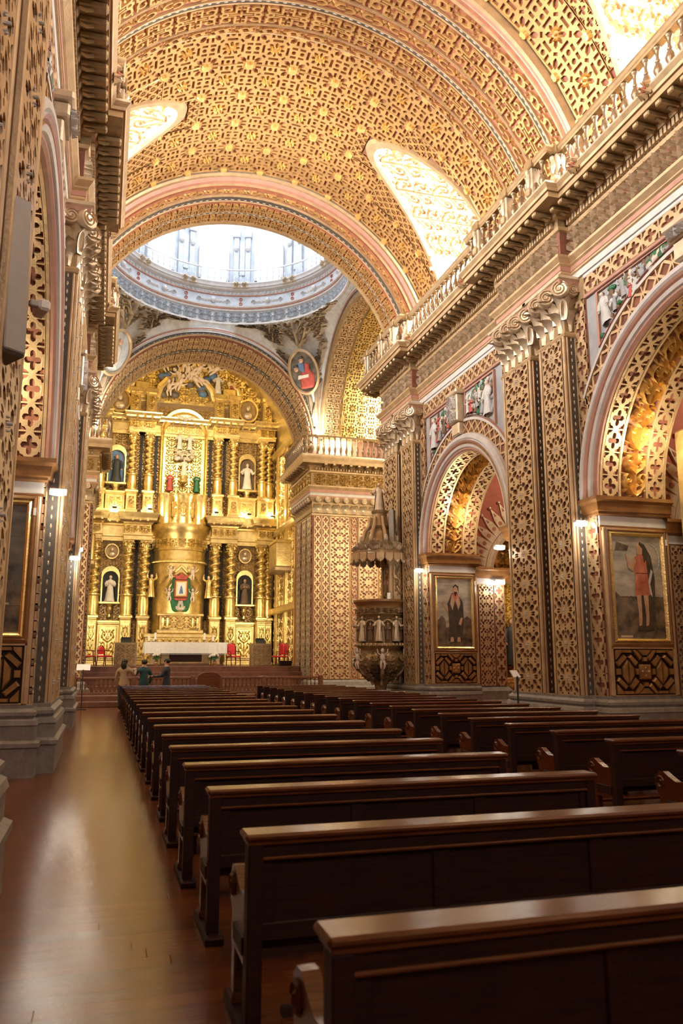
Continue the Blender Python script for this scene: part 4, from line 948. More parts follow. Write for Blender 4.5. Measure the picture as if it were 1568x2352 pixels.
# ------------------------------------------------------------------ figures
def robed_mesh(name, robe, mantle=None, skin='marble', arms='pray', hair='robebrown', fold=7, seed=0):
    """robed figure of height 1 facing +y, one continuous lofted body"""
    rnd = random.Random(seed); b = MB(); n = 18
    R = [(0, .175, .135, .0), (.02, .18, .14, 0), (.15, .158, .122, 0), (.32, .138, .105, .01), (.46, .120, .092, .01), (.55, .112, .085, .005), (.63, .122, .085, 0), (.71, .134, .082, 0), (.765, .138, .078, 0), (.80, .118, .066, 0), (.825, .07, .05, 0), (.84, .036, .038, .003), (.86, .036, .04, .006),
         (.872, .043, .05, .016), (.895, .053, .062, .016), (.93, .058, .068, .010), (.96, .053, .062, .006), (.985, .034, .042, .002), (1.0, .004, .005, 0)]
    P = []
    for (z, rx, ry, yo) in R:
        row = []
        for k in range(n):
            t = 2*pi*k/n; f = 1+(.10*(1-z/.62) if z < .62 else 0)*cos(fold*t+seed)+(0.02*cos(3*t+z*20) if z < .8 else 0)
            y = ry*sin(t)*f+yo
            if .885 < z < .94 and abs(t-pi/2) < .2: y += .016      # nose
            row.append((rx*cos(t)*f, y, z))
        P.append(row)
    P = np.array(P); b.grid(P[:12], robe, closev=True); b.grid(P[11:], skin, closev=True)
    for sx in (-1, 1):
        sh = (sx*.115, .0, .765)
        if arms == 'pray': pts = [sh, (sx*.165, .03, .66), (sx*.155, .07, .60), (sx*.08, .13, .65), (sx*.03, .15, .68)]
        elif arms == 'open': pts = [sh, (sx*.18, .03, .66), (sx*.19, .07, .60), (sx*.24, .15, .62), (sx*.26, .18, .64)]
        elif arms == 'up': pts = [sh, (sx*.2, .0, .80), (sx*.25, .02, .86), (sx*.24, .03, .97), (sx*.22, .04, 1.04)]
        else: pts = [sh, (sx*.16, .02, .66), (sx*.17, .03, .58), (sx*.17, .07, .48), (sx*.165, .09, .44)]
        b.tube(pts[:4], [.05, .055, .052, .045], robe, 7); b.tube(pts[3:], [.02, .018], skin, 6); b.ell(pts[4], (.022, .022, .026), skin, 6, 5)
    b.ell((0, -.012, .945), (.063, .066, .062), hair, 10, 7)
    if mantle:
        Q = [[(.19*1.02*cos(t)*(1-.42*(z/.78))+.0, (.15*sin(t)-.012)*(1-.35*z/.78), z*1.0+.02) for t in np.linspace(pi*.92, pi*2.08, 9)] for z in (.03, .25, .5, .68, .78)]
        b.grid(np.array(Q), mantle)
    return b.build(name, mesh_only=True, smooth=60)
def cherub_mesh():
    b = MB(); b.ell((0, 0, .45), (.15, .12, .24), 'marble', 8, 6); b.ell((0, .02, .80), (.11, .12, .13), 'marble', 8, 6); b.ell((0, -.02, .84), (.12, .12, .12), 'robebrown', 8, 5)
    for sx in (-1, 1):
        b.tube([(sx*.07, 0, .28), (sx*.11, .08, .12), (sx*.09, .02, -.10)], [.085, .07, .04], 'marble', 6); b.tube([(sx*.13, 0, .6), (sx*.26, .05, .68), (sx*.3, .06, .9)], [.05, .045, .03], 'marble', 6)
        V, F = leafblob(0, 0, .42, .2, .6, .05); b.add(np.stack([sx*(V[:, 0]+.26), -.1-V[:, 2], V[:, 1]+.6], -1), F, 'shine')
    return b.build('cherub', mesh_only=True, smooth=60)
cherub_me = cherub_mesh()

# ------------------------------------------------------------------ retable
RY = 47.6
ret = root('altarpiece', 'towering gilded altarpiece of twisted columns and niches filling the chancel end wall', 'altarpiece', (XC, RY, 1.5))
def twist_column(r, h, m='shine', turns=5):
    b = MB(); low = h*.30; nv, n = 70, 14; P = []
    for i in range(nv):
        z = h*i/(nv-1); row = []
        for k in range(n):
            t = 2*pi*k/n
            if z < low: rr = r*(1.02+.12*sin(pi*z/low))*(1+.05*cos(7*t-z*16)); ox = oy = 0
            else:
                f = (z-low)/(h-low); ph = 2*pi*turns*f; amp = .32*r*min(1, f*8)*(min(1, (1-f)*8)); ox, oy = amp*cos(ph), amp*sin(ph); rr = r*.80
            row.append((ox+rr*cos(t), oy+rr*sin(t), z))
        P.append(row)
    b.grid(np.array(P), m, closev=True)
    for z in (0, low-.03, h-.06): b.lathe([(r*.8, z), (r*1.35, z+.02), (r*1.35, z+.07), (r*.8, z+.09)], m, 14)
    return b.build('twisted_column', mesh_only=True, smooth=50)
col1 = twist_column(.29, 3.85, turns=6); col2 = twist_column(.25, 3.1, turns=6)
b = MB(); b.lathe([(.22, 0), (.26, .03), (.22, .06), (.24, .25), (.34, .48), (.36, .5)], 'shine', 10); b.bbox(-.36, -.36, .48, .36, .36, .58, 'shine', .03)
for k in range(8):
    V, F = leafblob(0, .2, .14, .3, 0, .1); c, s_ = cos(k*pi/4), sin(k*pi/4); b.add(np.stack([V[:, 0]*-s_+(.27+V[:, 2])*c, V[:, 0]*c+(.27+V[:, 2])*s_, V[:, 1]+.06], -1), F, 'shine')
    b.ell((.36*c, .36*s_, .45), (.07, .07, .07), 'shine', 6, 5)
rcap = b.build('column_capital', mesh_only=True, smooth=40)
cx1 = [-5.2, -4.75, -2.95, -2.02, 2.02, 2.95, 4.75, 5.2]
# back with foliage; its dark gilding paints in the shadows behind the carving
b = MB(); b.box(-5.65, 0, 0, 5.65, .35, 15.7, 'dgold'); b.build('back_panel', ret)
b = MB(); fm = flat((0, 0, 0), (1, 0, 0), (0, 0, 1), (0, -1, 0))
fill(b, 'acanthus', fm, -5.65, 5.65, .1, 7.0, 14, 9, .16, 'retable'); fill(b, 'acanthus', fm, -5.65, 5.65, 8.6, 15.4, 14, 9, .16, 'retable'); b.build('foliage_carving', ret, smooth=70, kind='stuff')
fpan = MB(); V, F = PAT['acanthus']; fpan.bbox(-.5, -.10, -.5, .5, .0, .5, 'retable', .03); fpan.bbox(-.44, -.14, -.44, .44, -.1, .44, 'shine', .02); fpan.add(np.stack([V[:, 0]*.8, -.14-V[:, 2]*.12, V[:, 1]*.8], -1), F, 'shine'); fpan = fpan.build('carved_panel', mesh_only=True)
def pedestal(x, z0, z1, wd, dep):
    b = MB(); b.bbox(x-wd/2, -dep, z0, x+wd/2, 0, z1, 'retable', .03)
    for (za, zb, e) in ((z0, z0+.18, .07), (z1-.16, z1, .08), (z1-.26, z1-.2, .04)): b.bbox(x-wd/2-e, -dep-e, za, x+wd/2+e, 0, zb, 'shine', .03)
    o = b.build('pedestal', ret); hh = (z1-z0-.55)
    put(fpan, 'carved_panel', o, (x, -dep+.06, (z0+z1)/2-.02), scale=(wd*.85, 1, hh))
for x in cx1:
    pedestal(x, 0, 2.75, .62 if abs(x) < 4 else .55, 1.15 if abs(x) < 4.9 else .7); y = -.75 if abs(x) < 4.9 else -.4
    c = put(col1, 'twisted_column', ret, (x, y, 2.75), (0, 0, 1.0+x)); put(rcap, 'column_capital', ret, (x, y, 6.58), scale=(.85, .85, .8))
    pedestal(x, 8.65, 10.0, .58, 1.0 if abs(x) < 4.9 else .6)
    put(col2, 'twisted_column', ret, (x, -.65 if abs(x) < 4.9 else -.35, 10.0), (0, 0, 2+x)); put(rcap, 'column_capital', ret, (x, -.65 if abs(x) < 4.9 else -.35, 13.08), scale=(.8, .8, .75))
for x in (-3.85, 3.85):
    pedestal(x, .0, 2.5, 1.2, .5); pedestal(x, 8.65, 10.0, 1.1, .5)
# black strips painting in the shade beside the inner columns
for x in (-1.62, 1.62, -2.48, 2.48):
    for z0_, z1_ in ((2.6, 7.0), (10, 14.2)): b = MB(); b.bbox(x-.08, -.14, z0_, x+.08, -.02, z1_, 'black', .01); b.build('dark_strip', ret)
def entab(z, prof, dep, name):
    pth = [(-5.65, -.1)]
    for a, c in ((-5.45, -4.5), (-3.2, -1.75), (1.75, 3.2), (4.5, 5.45)): pth += [(a, -.25), (a, -dep), (c, -dep), (c, -.25)]
    pth += [(5.65, -.1)]; b = MB(); sweep(b, pth, [(o, z+h, m) for o, h, m in prof], -1); return b.build(name, ret)
EP = [(0, 0, 'retable'), (.05, .02, 'shine'), (.05, .22, 'retable'), (.1, .26, 'shine'), (.1, .34, 'shine'), (.0, .36, 'retable'), (.0, .82, 'retable'), (.08, .86, 'shine'), (.12, .94, 'shine'), (.30, 1.04, 'dgold'), (.32, 1.16, 'shine'), (.42, 1.34, 'shine'), (.44, 1.42, 'shine'), (-1.0, 1.44, 'retable')]
EP = [(o, h*1.1, m) for o, h, m in EP]
e1 = entab(7.05, EP, 1.0, 'lower_entablature'); e2 = entab(13.5, [(o*.8 if o > 0 else o, h*.75, m_) for o, h, m_ in EP], .9, 'upper_entablature')
b = MB()
for zc, dep in ((7.7, 1.02), (13.98, .92)):
    for a, c in ((-5.45, -4.5), (-3.2, -1.75), (1.75, 3.2), (4.5, 5.45)): fill(b, 'acanthus', flat((0, -dep+.02, 0), (1, 0, 0), (0, 0, 1), (0, -1, 0)), a, c, zc-.2, zc+.2, 2, 1, .14, 'shine')
    for x in np.arange(-5.4, 5.45, .42): b.bbox(x, -1.38 if any(a < x < c for a, c in ((-5.5, -4.45), (-3.25, -1.7), (1.7, 3.2), (4.45, 5.4))) else -.6, zc+.42 if zc < 9 else zc+.3, x+.14, -.3, zc+.58 if zc < 9 else zc+.42, 'shine', .02)
b.build('entablature_carving', ret, kind='stuff')
# central drum with its bowed cornice
b = MB(); A0, A1 = -pi, 0
b.lathe([(1.5, 1.6), (1.5, 5.75)], 'retable', 40, (0, 0, 0), A0, A1); b.lathe([(1.5, 5.75), (1.58, 5.8), (1.58, 5.95), (1.5, 6.0), (1.5, 6.5), (1.56, 6.55), (1.56, 6.62), (1.5, 6.65), (1.52, 7.35), (1.58, 7.45), (1.60, 7.6), (1.7, 7.7), (1.72, 7.85), (1.75, 8.0), (1.75, 8.05), (1.2, 8.07)], 'shine', 40, (0, 0, 0), A0, A1)
for k in range(40): t = -pi+pi*(k+.5)/40; b.ell((1.58*cos(t), 1.58*sin(t), 5.87), (.055, .055, .055), 'shine', 5, 4)
V, F = PAT['acanthus']
for k in range(9): t = -pi+pi*(k+.5)/9; b.add(np.stack([(1.5+V[:, 2]*.12)*np.cos(t+V[:, 0]*.33), (1.5+V[:, 2]*.12)*np.sin(t+V[:, 0]*.33), 6.95+V[:, 1]*.5], -1), F, 'shine')
for xx, rr_ in ((-.95, .42), (0, .62), (.95, .42)): b.lathe([(rr_*1.12, 8.05), (rr_*1.12, 8.25), (rr_, 8.35), (rr_*1.05, 8.9), (rr_, 9.6), (rr_*1.1, 9.7), (rr_*1.14, 9.88), (.01, 9.9)], 'shine', 20, (xx, -.75, 0), A0, A1)
b.bbox(-1.4, -.8, 8.0, 1.4, 0, 9.85, 'retable', .04)
for k in range(3): t = -pi+pi*(k+.5)/3; b.add(np.stack([(.64+V[:, 2]*.08)*np.cos(t+V[:, 0]*.8), -.75+(.64+V[:, 2]*.08)*np.sin(t+V[:, 0]*.8), 8.95+V[:, 1]*.9], -1), F, 'retable')
b.build('central_drum', ret, smooth=40)
# curtain-like swags above the picture on the drum
b = MB()
for sx in (-1, 1): b.tube([(sx*.0, -1.58, 5.6), (sx*.35, -1.55, 5.25), (sx*.8, -1.40, 5.0), (sx*1.15, -1.15, 4.6)], [.06, .09, .08, .05], 'shine', 6); b.tube([(sx*.0, -1.60, 5.2), (sx*.5, -1.52, 4.85), (sx*.85, -1.35, 4.2)], [.06, .09, .05], 'shine', 6)
b.build('drapery_swag', ret)
# tabernacle base below the drum
b = MB(); b.bbox(-1.15, -2.0, 1.9, 1.15, -.6, 2.75, 'shine', .03); b.bbox(-1.3, -2.1, 2.7, 1.3, -.6, 2.85, 'shine', .04); b.bbox(-1.3, -2.1, 1.75, 1.3, -.6, 1.95, 'retable', .04)
fill(b, 'acanthus', flat((0, -2.0, 0), (1, 0, 0), (0, 0, 1), (0, -1, 0)), -1.05, 1.05, 1.97, 2.7, 3, 1, .12, 'shine')
for sx in (-1, 1):
    for xx in (.95, .7): b.lathe([(.08, 0), (.1, .05), (.06, .1), (.09, .35), (.06, .62), (.1, .68)], 'shine', 8, (sx*xx, -2.08, 1.98))
b.bbox(-1.9, -2.2, 0, 1.9, -.5, 1.6, 'retable', .03); b.bbox(-2.0, -2.3, 1.5, 2.0, -.5, 1.72, 'shine', .04)
fill(b, 'acanthus', flat((0, -2.2, 0), (1, 0, 0), (0, 0, 1), (0, -1, 0)), -1.85, 1.85, .15, 1.45, 5, 2, .14, 'shine'); b.ell((0, -2.25, .8), (.42, .12, .34), 'shine', 14, 8)
b.build('tabernacle_base', ret)
# green picture shrine
b = MB(); f2 = flat((0, -1.62, 3.95), (1, 0, 0), (0, 0, 1), (0, -1, 0))
b.frustum([(.72*cos(t)*(1+.10*cos(6*t)), 1.0*sin(t)*(1+.10*cos(6*t))) for t in np.linspace(0, 2*pi, 41)[:-1]], f2, .1, .06, 'green'); sh = b.build('picture_shrine', ret)
b = MB(); b.bbox(-.38, -1.86, 3.75, .38, -1.72, 4.75, 'robered', .05); b.bbox(-.32, -1.9, 3.82, .32, -1.84, 4.68, 'shine', .03); b.build('picture_frame', sh)
b = MB(); b.box(-.22, -1.915, 3.92, .22, -1.90, 4.58, 'paper'); b.frustum([(-.12, -.28), (.12, -.28), (.04, .12), (0, .2), (-.04, .12)], flat((0, -1.916, 4.25), (1, 0, 0), (0, 0, 1), (0, -1, 0)), .01, .1, 'robeblue'); b.build('picture', sh)
b = MB(); b.frustum([(-.3, 0), (.3, 0), (.42, .28), (.2, .2), (0, .38), (-.2, .2), (-.42, .28)], flat((0, -1.75, 4.78), (1, 0, 0), (0, 0, 1), (0, -1, 0)), .08, .1, 'robered'); b.frustum([(-.4, 0), (.4, 0), (.3, -.12), (-.3, -.12)], flat((0, -1.75, 3.72), (1, 0, 0), (0, 0, 1), (0, -1, 0)), .08, .1, 'robered')
V2, F2 = ribbon(spiral(0, 0, .3, .06, pi/2, .8, 10), .14, .1, flat=False)
b.build('ribbon_ornament', sh, kind='stuff')
for sx in (-1, 1): b = MB(); b.add(np.stack([sx*(V2[:, 0]+.12), -1.74-V2[:, 2], V2[:, 1]+3.25], -1), F2, 'robewhite'); b.build('scroll_ornament', sh)
def statue(me, nm, label, x, y, z, h, cat='statue', rz=pi, grp=None, plinth=None):
    r = root(nm, label, cat, (x, y, z), rz, grp); put(me, 'body', r, (0, 0, plinth or 0), scale=(h, h, h))
    if plinth: b = MB(); b.lathe([(.001, 0), (.26, 0), (.26, .05), (.22, plinth*.5), (.24, plinth-.02), (.24, plinth), (.001, plinth)], 'shine', 12); b.build('plinth', r)
    return r
_rm = {}
for nm_, args in dict(friar=('robewhite', 'robeblack', 'marble', 'pray'), monk=('robebrown', None, 'skin', 'pray'), black=('robeblack', None, 'skin', 'down'), white=('robewhite', None, 'marble', 'open'), virgin=('robewhite', None, 'marble', 'open'), redblue=('robered', 'robeblue', 'marble', 'pray'), greengold=('green', 'shine', 'marble', 'pray'), bluewhite=('robewhite', 'robeblue', 'marble', 'open'), gilt=('pale', 'dgold', 'pale', 'open'), angel=('shine', None, 'marble', 'up')).items():
    _rm[nm_] = robed_mesh('robed_figure', args[0], args[1], args[2], args[3], seed=len(_rm), hair='robebrown' if nm_ != 'gilt' else 'dgold')
# niches
def niche(x, z0, wd, hh, dark='black'):
    b = MB(); r = wd/2; prof = [(x-r, z0), (x+r, z0)]+[(x+r*cos(t), z0+hh-r+r*sin(t)) for t in np.linspace(0, pi, 13)]
    b.add([(u, -.20, v) for u, v in prof], [tuple(range(len(prof)))], dark)
    rows = [[(x+(u-x)*k, -d, z0+(v-z0)*(k if v > z0 else 1)) for u, v in prof[1:]+[prof[0]]] for k, d in ((1.0, .2), (1.0, .42), (1.16, .42), (1.18, .15))]
    b.grid(np.array(rows), 'shine'); b.bbox(x-r-.15, -.62, z0-.14, x+r+.15, -.1, z0, 'shine', .03)
    b.lathe([(.06, -.95), (.16, -.85), (.1, -.7), (.2, -.45), (.16, -.3), (.28, -.14)], 'shine', 12, (x, -.35, z0))
    return b.build('niche', ret)
for x in (-3.85, 3.85):
    niche(x, 3.55, .86, 1.75); niche(x, 10.5, .9, 1.95, 'robebrown' if x > 0 else 'robeblue')
    T = np.linspace(0, 2*pi, 21)
    for z, rx, rz_ in ((6.45, .32, .36), (15.55, .5, .62)):
        b = MB()
        b.add([(x+rx*cos(t), -.22, z+rz_*sin(t)) for t in T[:-1]], [tuple(range(20))], 'dgold')
        b.grid(np.array([[(x+rx*k*cos(t), -d, z+rz_*k*sin(t)) for t in T] for k, d in ((1, .2), (1.05, .34), (1.25, .34), (1.3, .15))]), 'shine')
        b.ell((x, -.34, z+.10*rz_/.36), (.10*rx/.32, .1, .12*rz_/.36), 'pale', 8, 6); b.ell((x, -.3, z-.18*rz_/.36), (.2*rx/.32, .12, .14*rz_/.36), 'pale', 8, 6)
        b.build('oval_bust_niche', ret)
statue(_rm['friar'], 'statue', 'statue of a friar in white robe and black mantle in the lower left niche', XC-3.85, RY-.45, 5.05, 1.5); statue(_rm['monk'], 'statue', 'statue of a friar in brown habit in the lower right niche', XC+3.85, RY-.45, 5.05, 1.5)
statue(_rm['black'], 'statue', 'statue of a friar in black habit in the upper left niche', XC-3.85, RY-.45, 12.0, 1.65); statue(_rm['white'], 'statue', 'statue in a long white robe in the upper right niche', XC+3.85, RY-.45, 12.0, 1.65)
# upper central niche with the sculpted group
b = MB(); r = 1.22; prof = [(-r, 9.9), (r, 9.9)]+[(r*cos(t), 13.45+r*sin(t)) for t in np.linspace(0, pi, 19)]
b.add([(u, -.18, v) for u, v in prof], [tuple(range(len(prof)))], 'retable')
b.grid(np.array([[(u*k, -d, 9.9+(v-9.9)*(k if v > 13 else 1)) for u, v in prof[1:]+[prof[0]]] for k, d in ((1, .15), (1, .42), (1.05, .50), (1.09, .42), (1.13, .46), (1.17, .1))]), 'shine')
fill(b, 'acanthus', flat((0, -.2, 0), (1, 0, 0), (0, 0, 1), (0, -1, 0)), -1.1, 1.1, 10.0, 14.6, 3, 5, .12, 'shine')
b.build('central_niche', ret)
statue(_rm['virgin'], 'statue', 'white-robed standing statue in the middle of the upper central niche', XC, RY-.75, 12.15, 1.05, plinth=.4)
statue(_rm['redblue'], 'statue', 'kneeling figure in red and blue at the foot of the upper central niche', XC-.78, RY-.7, 11.6, 1.15); statue(_rm['greengold'], 'statue', 'kneeling figure in green and gold at the foot of the upper central niche', XC+.78, RY-.7, 11.6, 1.15)
statue(_rm['bluewhite'], 'statue', 'seated figure with blue mantle among the clouds of the upper niche, left of two', XC-.3, RY-.7, 14.15, 1.05); statue(_rm['bluewhite'], 'statue', 'seated figure with blue mantle among the clouds of the upper niche, right of two', XC+.3, RY-.7, 14.15, 1.0)
b = MB(); random.seed(5)
for i in range(26): b.ell((random.uniform(-.5, .5), -.5-random.uniform(0, .25), 12.35+random.uniform(-.3, .3)), (.16, .13, .11), 'robewhite' if i % 2 else 'pale', 7, 5)
b.build('clouds', ret, smooth=60, kind='stuff')
for k, (x, z) in enumerate(((-.42, 12.3), (.42, 12.3), (-.15, 12.1), (.15, 12.1))): put(cherub_me, 'cherub', ret, (x, -.9, z), (0, 0, pi), (.35, .35, .35))
b = MB(); b.ell((0, -.7, 14.55), (.14, .3, .12), 'robewhite', 8, 6)
for sx in (-1, 1): V, F = leafblob(sx*.3, .06, .55, .22, sx*.4, .08); b.add(np.stack([V[:, 0], -.7-V[:, 2], 14.6+V[:, 1]], -1), F, 'robewhite')
b.build('dove', ret)
for sx, w_ in ((-1, 'left'), (1, 'right')):
    statue(_rm['angel'], 'angel_statue', 'pale angel with raised arms on the %s of the lower central drum' % w_, XC+sx*1.62, RY-1.15, 5.3, 1.3, rz=pi-sx*.6)
    for (x, z, m_) in ((.62, 4.85, 0), (.66, 3.6, 0)): put(cherub_me, 'cherub', sh, (sx*x, -1.78, z), (0, 0, pi-sx*.4), (.75, .75, .75))
# top: broken pediment, cherubs, painted angels
b = MB()
for sx in (-1, 1):
    b.tube([(sx*1.7, -.5, 15.9), (sx*1.55, -.55, 16.5), (sx*1.15, -.55, 17.0), (sx*.8, -.5, 17.1)], [.22, .26, .24, .16], 'shine', 8); b.bbox(sx*2.6-.4, -.8, 15.9, sx*2.6+.4, -.1, 16.7, 'shine', .05); b.tube([(sx*3.4, -.4, 16.0), (sx*3.1, -.45, 16.8), (sx*2.4, -.4, 17.4)], [.2, .22, .12], 'shine', 8)
    b.lathe([(.05, 0), (.2, .1), (.1, .25), (.24, .5), (.1, .8), (.02, .95)], 'shine', 10, (sx*2.6, -.4, 16.7))
b.box(-5.6, .1, 15.6, 5.6, .35, 19.4, 'retable'); fill(b, 'acanthus', flat((0, .1, 0), (1, 0, 0), (0, 0, 1), (0, -1, 0)), -5.5, 5.5, 15.8, 19.3, 11, 4, .16, 'shine')
b.build('crowning_pediment', ret)
random.seed(11)
for i in range(14): put(cherub_me, 'cherub', ret, (random.uniform(-1.5, 1.5), -.75, 16.0+random.uniform(0, 1.9)), (0, random.uniform(-1, 1), pi+random.uniform(-.6, .6)), (1.05, 1.05, 1.05))
b = MB()
for i in range(22): b.ell((random.uniform(-1.7, 1.7), -.35, 16.0+random.uniform(0, 2.0)), (.3, .2, .22), 'plasticdark' if i % 3 else 'robeblue', 7, 5)
b.build('clouds', ret, smooth=60, kind='stuff')
statue(_rm['bluewhite'], 'angel_statue', 'blue and white angel figure high on the altarpiece right of the crowning cherubs', XC+1.9, RY-.5, 17.9, 1.3); statue(_rm['redblue'], 'angel_statue', 'angel figure in blue high at the far right of the altarpiece crown', XC+2.9, RY-.5, 17.7, 1.1)
for sx in (-1, 1):
    for x in (2.02, 2.95, 5.0):
        b = MB(); b.bbox(sx*x-.3, -.75, 14.6, sx*x+.3, -.05, 16.1, 'retable', .04); b.bbox(sx*x-.4, -.9, 16.0, sx*x+.4, -.05, 16.3, 'shine', .05); o = b.build('attic_block', ret); put(fpan, 'carved_panel', o, (sx*x, -.7, 15.35), scale=(.5, 1, 1.1))
# small spotlights on the ledges of the altarpiece
spot_n = ['first', 'second', 'third', 'fourth', 'fifth', 'sixth', 'seventh', 'eighth']
for i, (x, z, pw) in enumerate(((-5.3, 10.25, 110), (-3.85, 10.25, 55), (-1.9, 10.25, 45), (1.9, 10.25, 45), (3.85, 10.25, 55), (5.3, 10.25, 110))):
    r = root('spotlight', 'small warm spotlight on the lower cornice of the altarpiece, %s from the left' % spot_n[i], 'lamp', (XC+x, RY-1.55 if abs(x) < 5 else RY-1.3, z), 0, 'altarpiece spotlights')
    b = MB(); b.bbox(-.12, -.06, 0, .12, .06, .10, 'black', .02); b.build('housing', r); b = MB(); b.box(-.10, .0, .101, .10, .055, .104, 'wlamp'); b.build('lens', r)
    point('ledge_light', (XC+x, RY-1.45 if abs(x) < 5 else RY-1.25, z+.3), pw, WARM, .1)
# ------------------------------------------------------------------ gallery railings
b = MB(); V, F = join(flower(0, 0, .5, 8, .35)); b.add(V, F, 'gold'); b.ell((0, 0, .1), (.16, .16, .2), 'red', 8, 5); boss_me = b.build('cornice_rosette', mesh_only=True)
def gallery(s):
    X = lambda dx: XC+s*dx; nm = 'right' if s > 0 else 'left'
    g = root('gallery_railing', 'gilded baluster railing along the %s nave cornice' % nm, 'railing', group=None)
    path = [(X(DXW), 1.5)]
    for (y0, y1) in PIERS[1:]: path += [(X(DXW), y0+.45), (X(DXP), y0+.45), (X(DXP), y0+3.15), (X(DXW), y0+3.15)]
    path += [(X(DXW), 25.5), (X(9), 25.5)]; sg = s
    b = MB(); sweep(b, path, [(.46, 11.44, 'pale'), (.46, 11.52, 'pale'), (.64, 11.52, 'pale'), (.66, 11.44, 'pale')], sg); b.build('plinth', g)
    b = MB(); sweep(b, path, [(.48, 12.2, 'dgold'), (.47, 12.24, 'dgold'), (.47, 12.28, 'gold'), (.44, 12.32, 'dgold'), (.44, 12.37, 'gold'), (.66, 12.37, 'gold'), (.66, 12.32, 'dgold'), (.63, 12.28, 'gold'), (.63, 12.24, 'dgold'), (.62, 12.2, 'dgold'), (.48, 12.2, 'dgold')], sg); b.build('handrail', g)
    y = 1.7
    while y < 26.0:
        dx = DXW
        for (y0, y1) in PIERS[1:]:
            if y0+.05 < y < y0+3.6: dx = DXP
        put(baluster_me, 'baluster', g, (X(dx-.55), y, 11.52), (0, 0, 0)); y += .31
    for (y0, y1) in PIERS[1:]:
        for yy in (y0-.1, y0+.5, y0+1.65, y0+3.1, y0+3.75):
            if yy > 26.1: continue
            dx = DXP if y0 < yy < y0+3.6 else DXW
            b = MB(); x = X(dx-.55); b.bbox(x-.11, yy-.11, 11.5, x+.11, yy+.11, 12.22, 'pale', .02); b.ell((x-s*.12, yy, 11.95), (.07, .09, .2), 'pale', 6, 6); b.ell((x-s*.14, yy, 12.12), (.07, .07, .08), 'pale', 6, 5); b.ell((x-s*.13, yy, 11.66), (.08, .12, .1), 'gold', 6, 5); b.bbox(x-.15, yy-.15, 12.2, x+.15, yy+.15, 12.42, 'dgold', .02)
            b.build('pedestal', g)
    for yy in (10.2, 12.4, 17.6, 21.4): put(boss_me, 'rosette', g, (X(DXW-.74), yy, 11.42), (0, -s*pi/2, 0), (.38, .38, .38))
gallery(1); gallery(-1)
for s, nm in ((1, 'right'), (-1, 'left')):
    X = lambda dx: XC+s*dx
    g = root('gallery_railing', 'grey and gold baluster railing over the %s crossing pier' % nm, 'railing')
    path = [(X(11.4), 34.9), (X(4.85), 34.9), (X(4.85), 38.3)]
    b = MB(); sweep(b, path, [(.54, 11.9, 'dgold'), (.50, 11.97, 'dgold'), (.68, 11.97, 'dgold'), (.64, 11.9, 'dgold'), (.54, 11.9, 'dgold')], s); sweep(b, path, [(.52, 10.98, 'pale'), (.52, 11.06, 'pale'), (.68, 11.06, 'pale'), (.68, 10.98, 'pale')], s); b.build('handrail', g)
    for (x0, y0), (x1, y1) in ((( X(11.3), 34.31), (X(4.26), 34.31)), ((X(4.26), 34.5), (X(4.26), 38.3))):
        L = math.dist((x0, y0), (x1, y1)); n = int(L/.27)
        for i in range(n): put(baluster_me, 'baluster', g, (x0+(x1-x0)*(i+.5)/n, y0+(y1-y0)*(i+.5)/n, 11.05), scale=(.85, .85, 1.26))

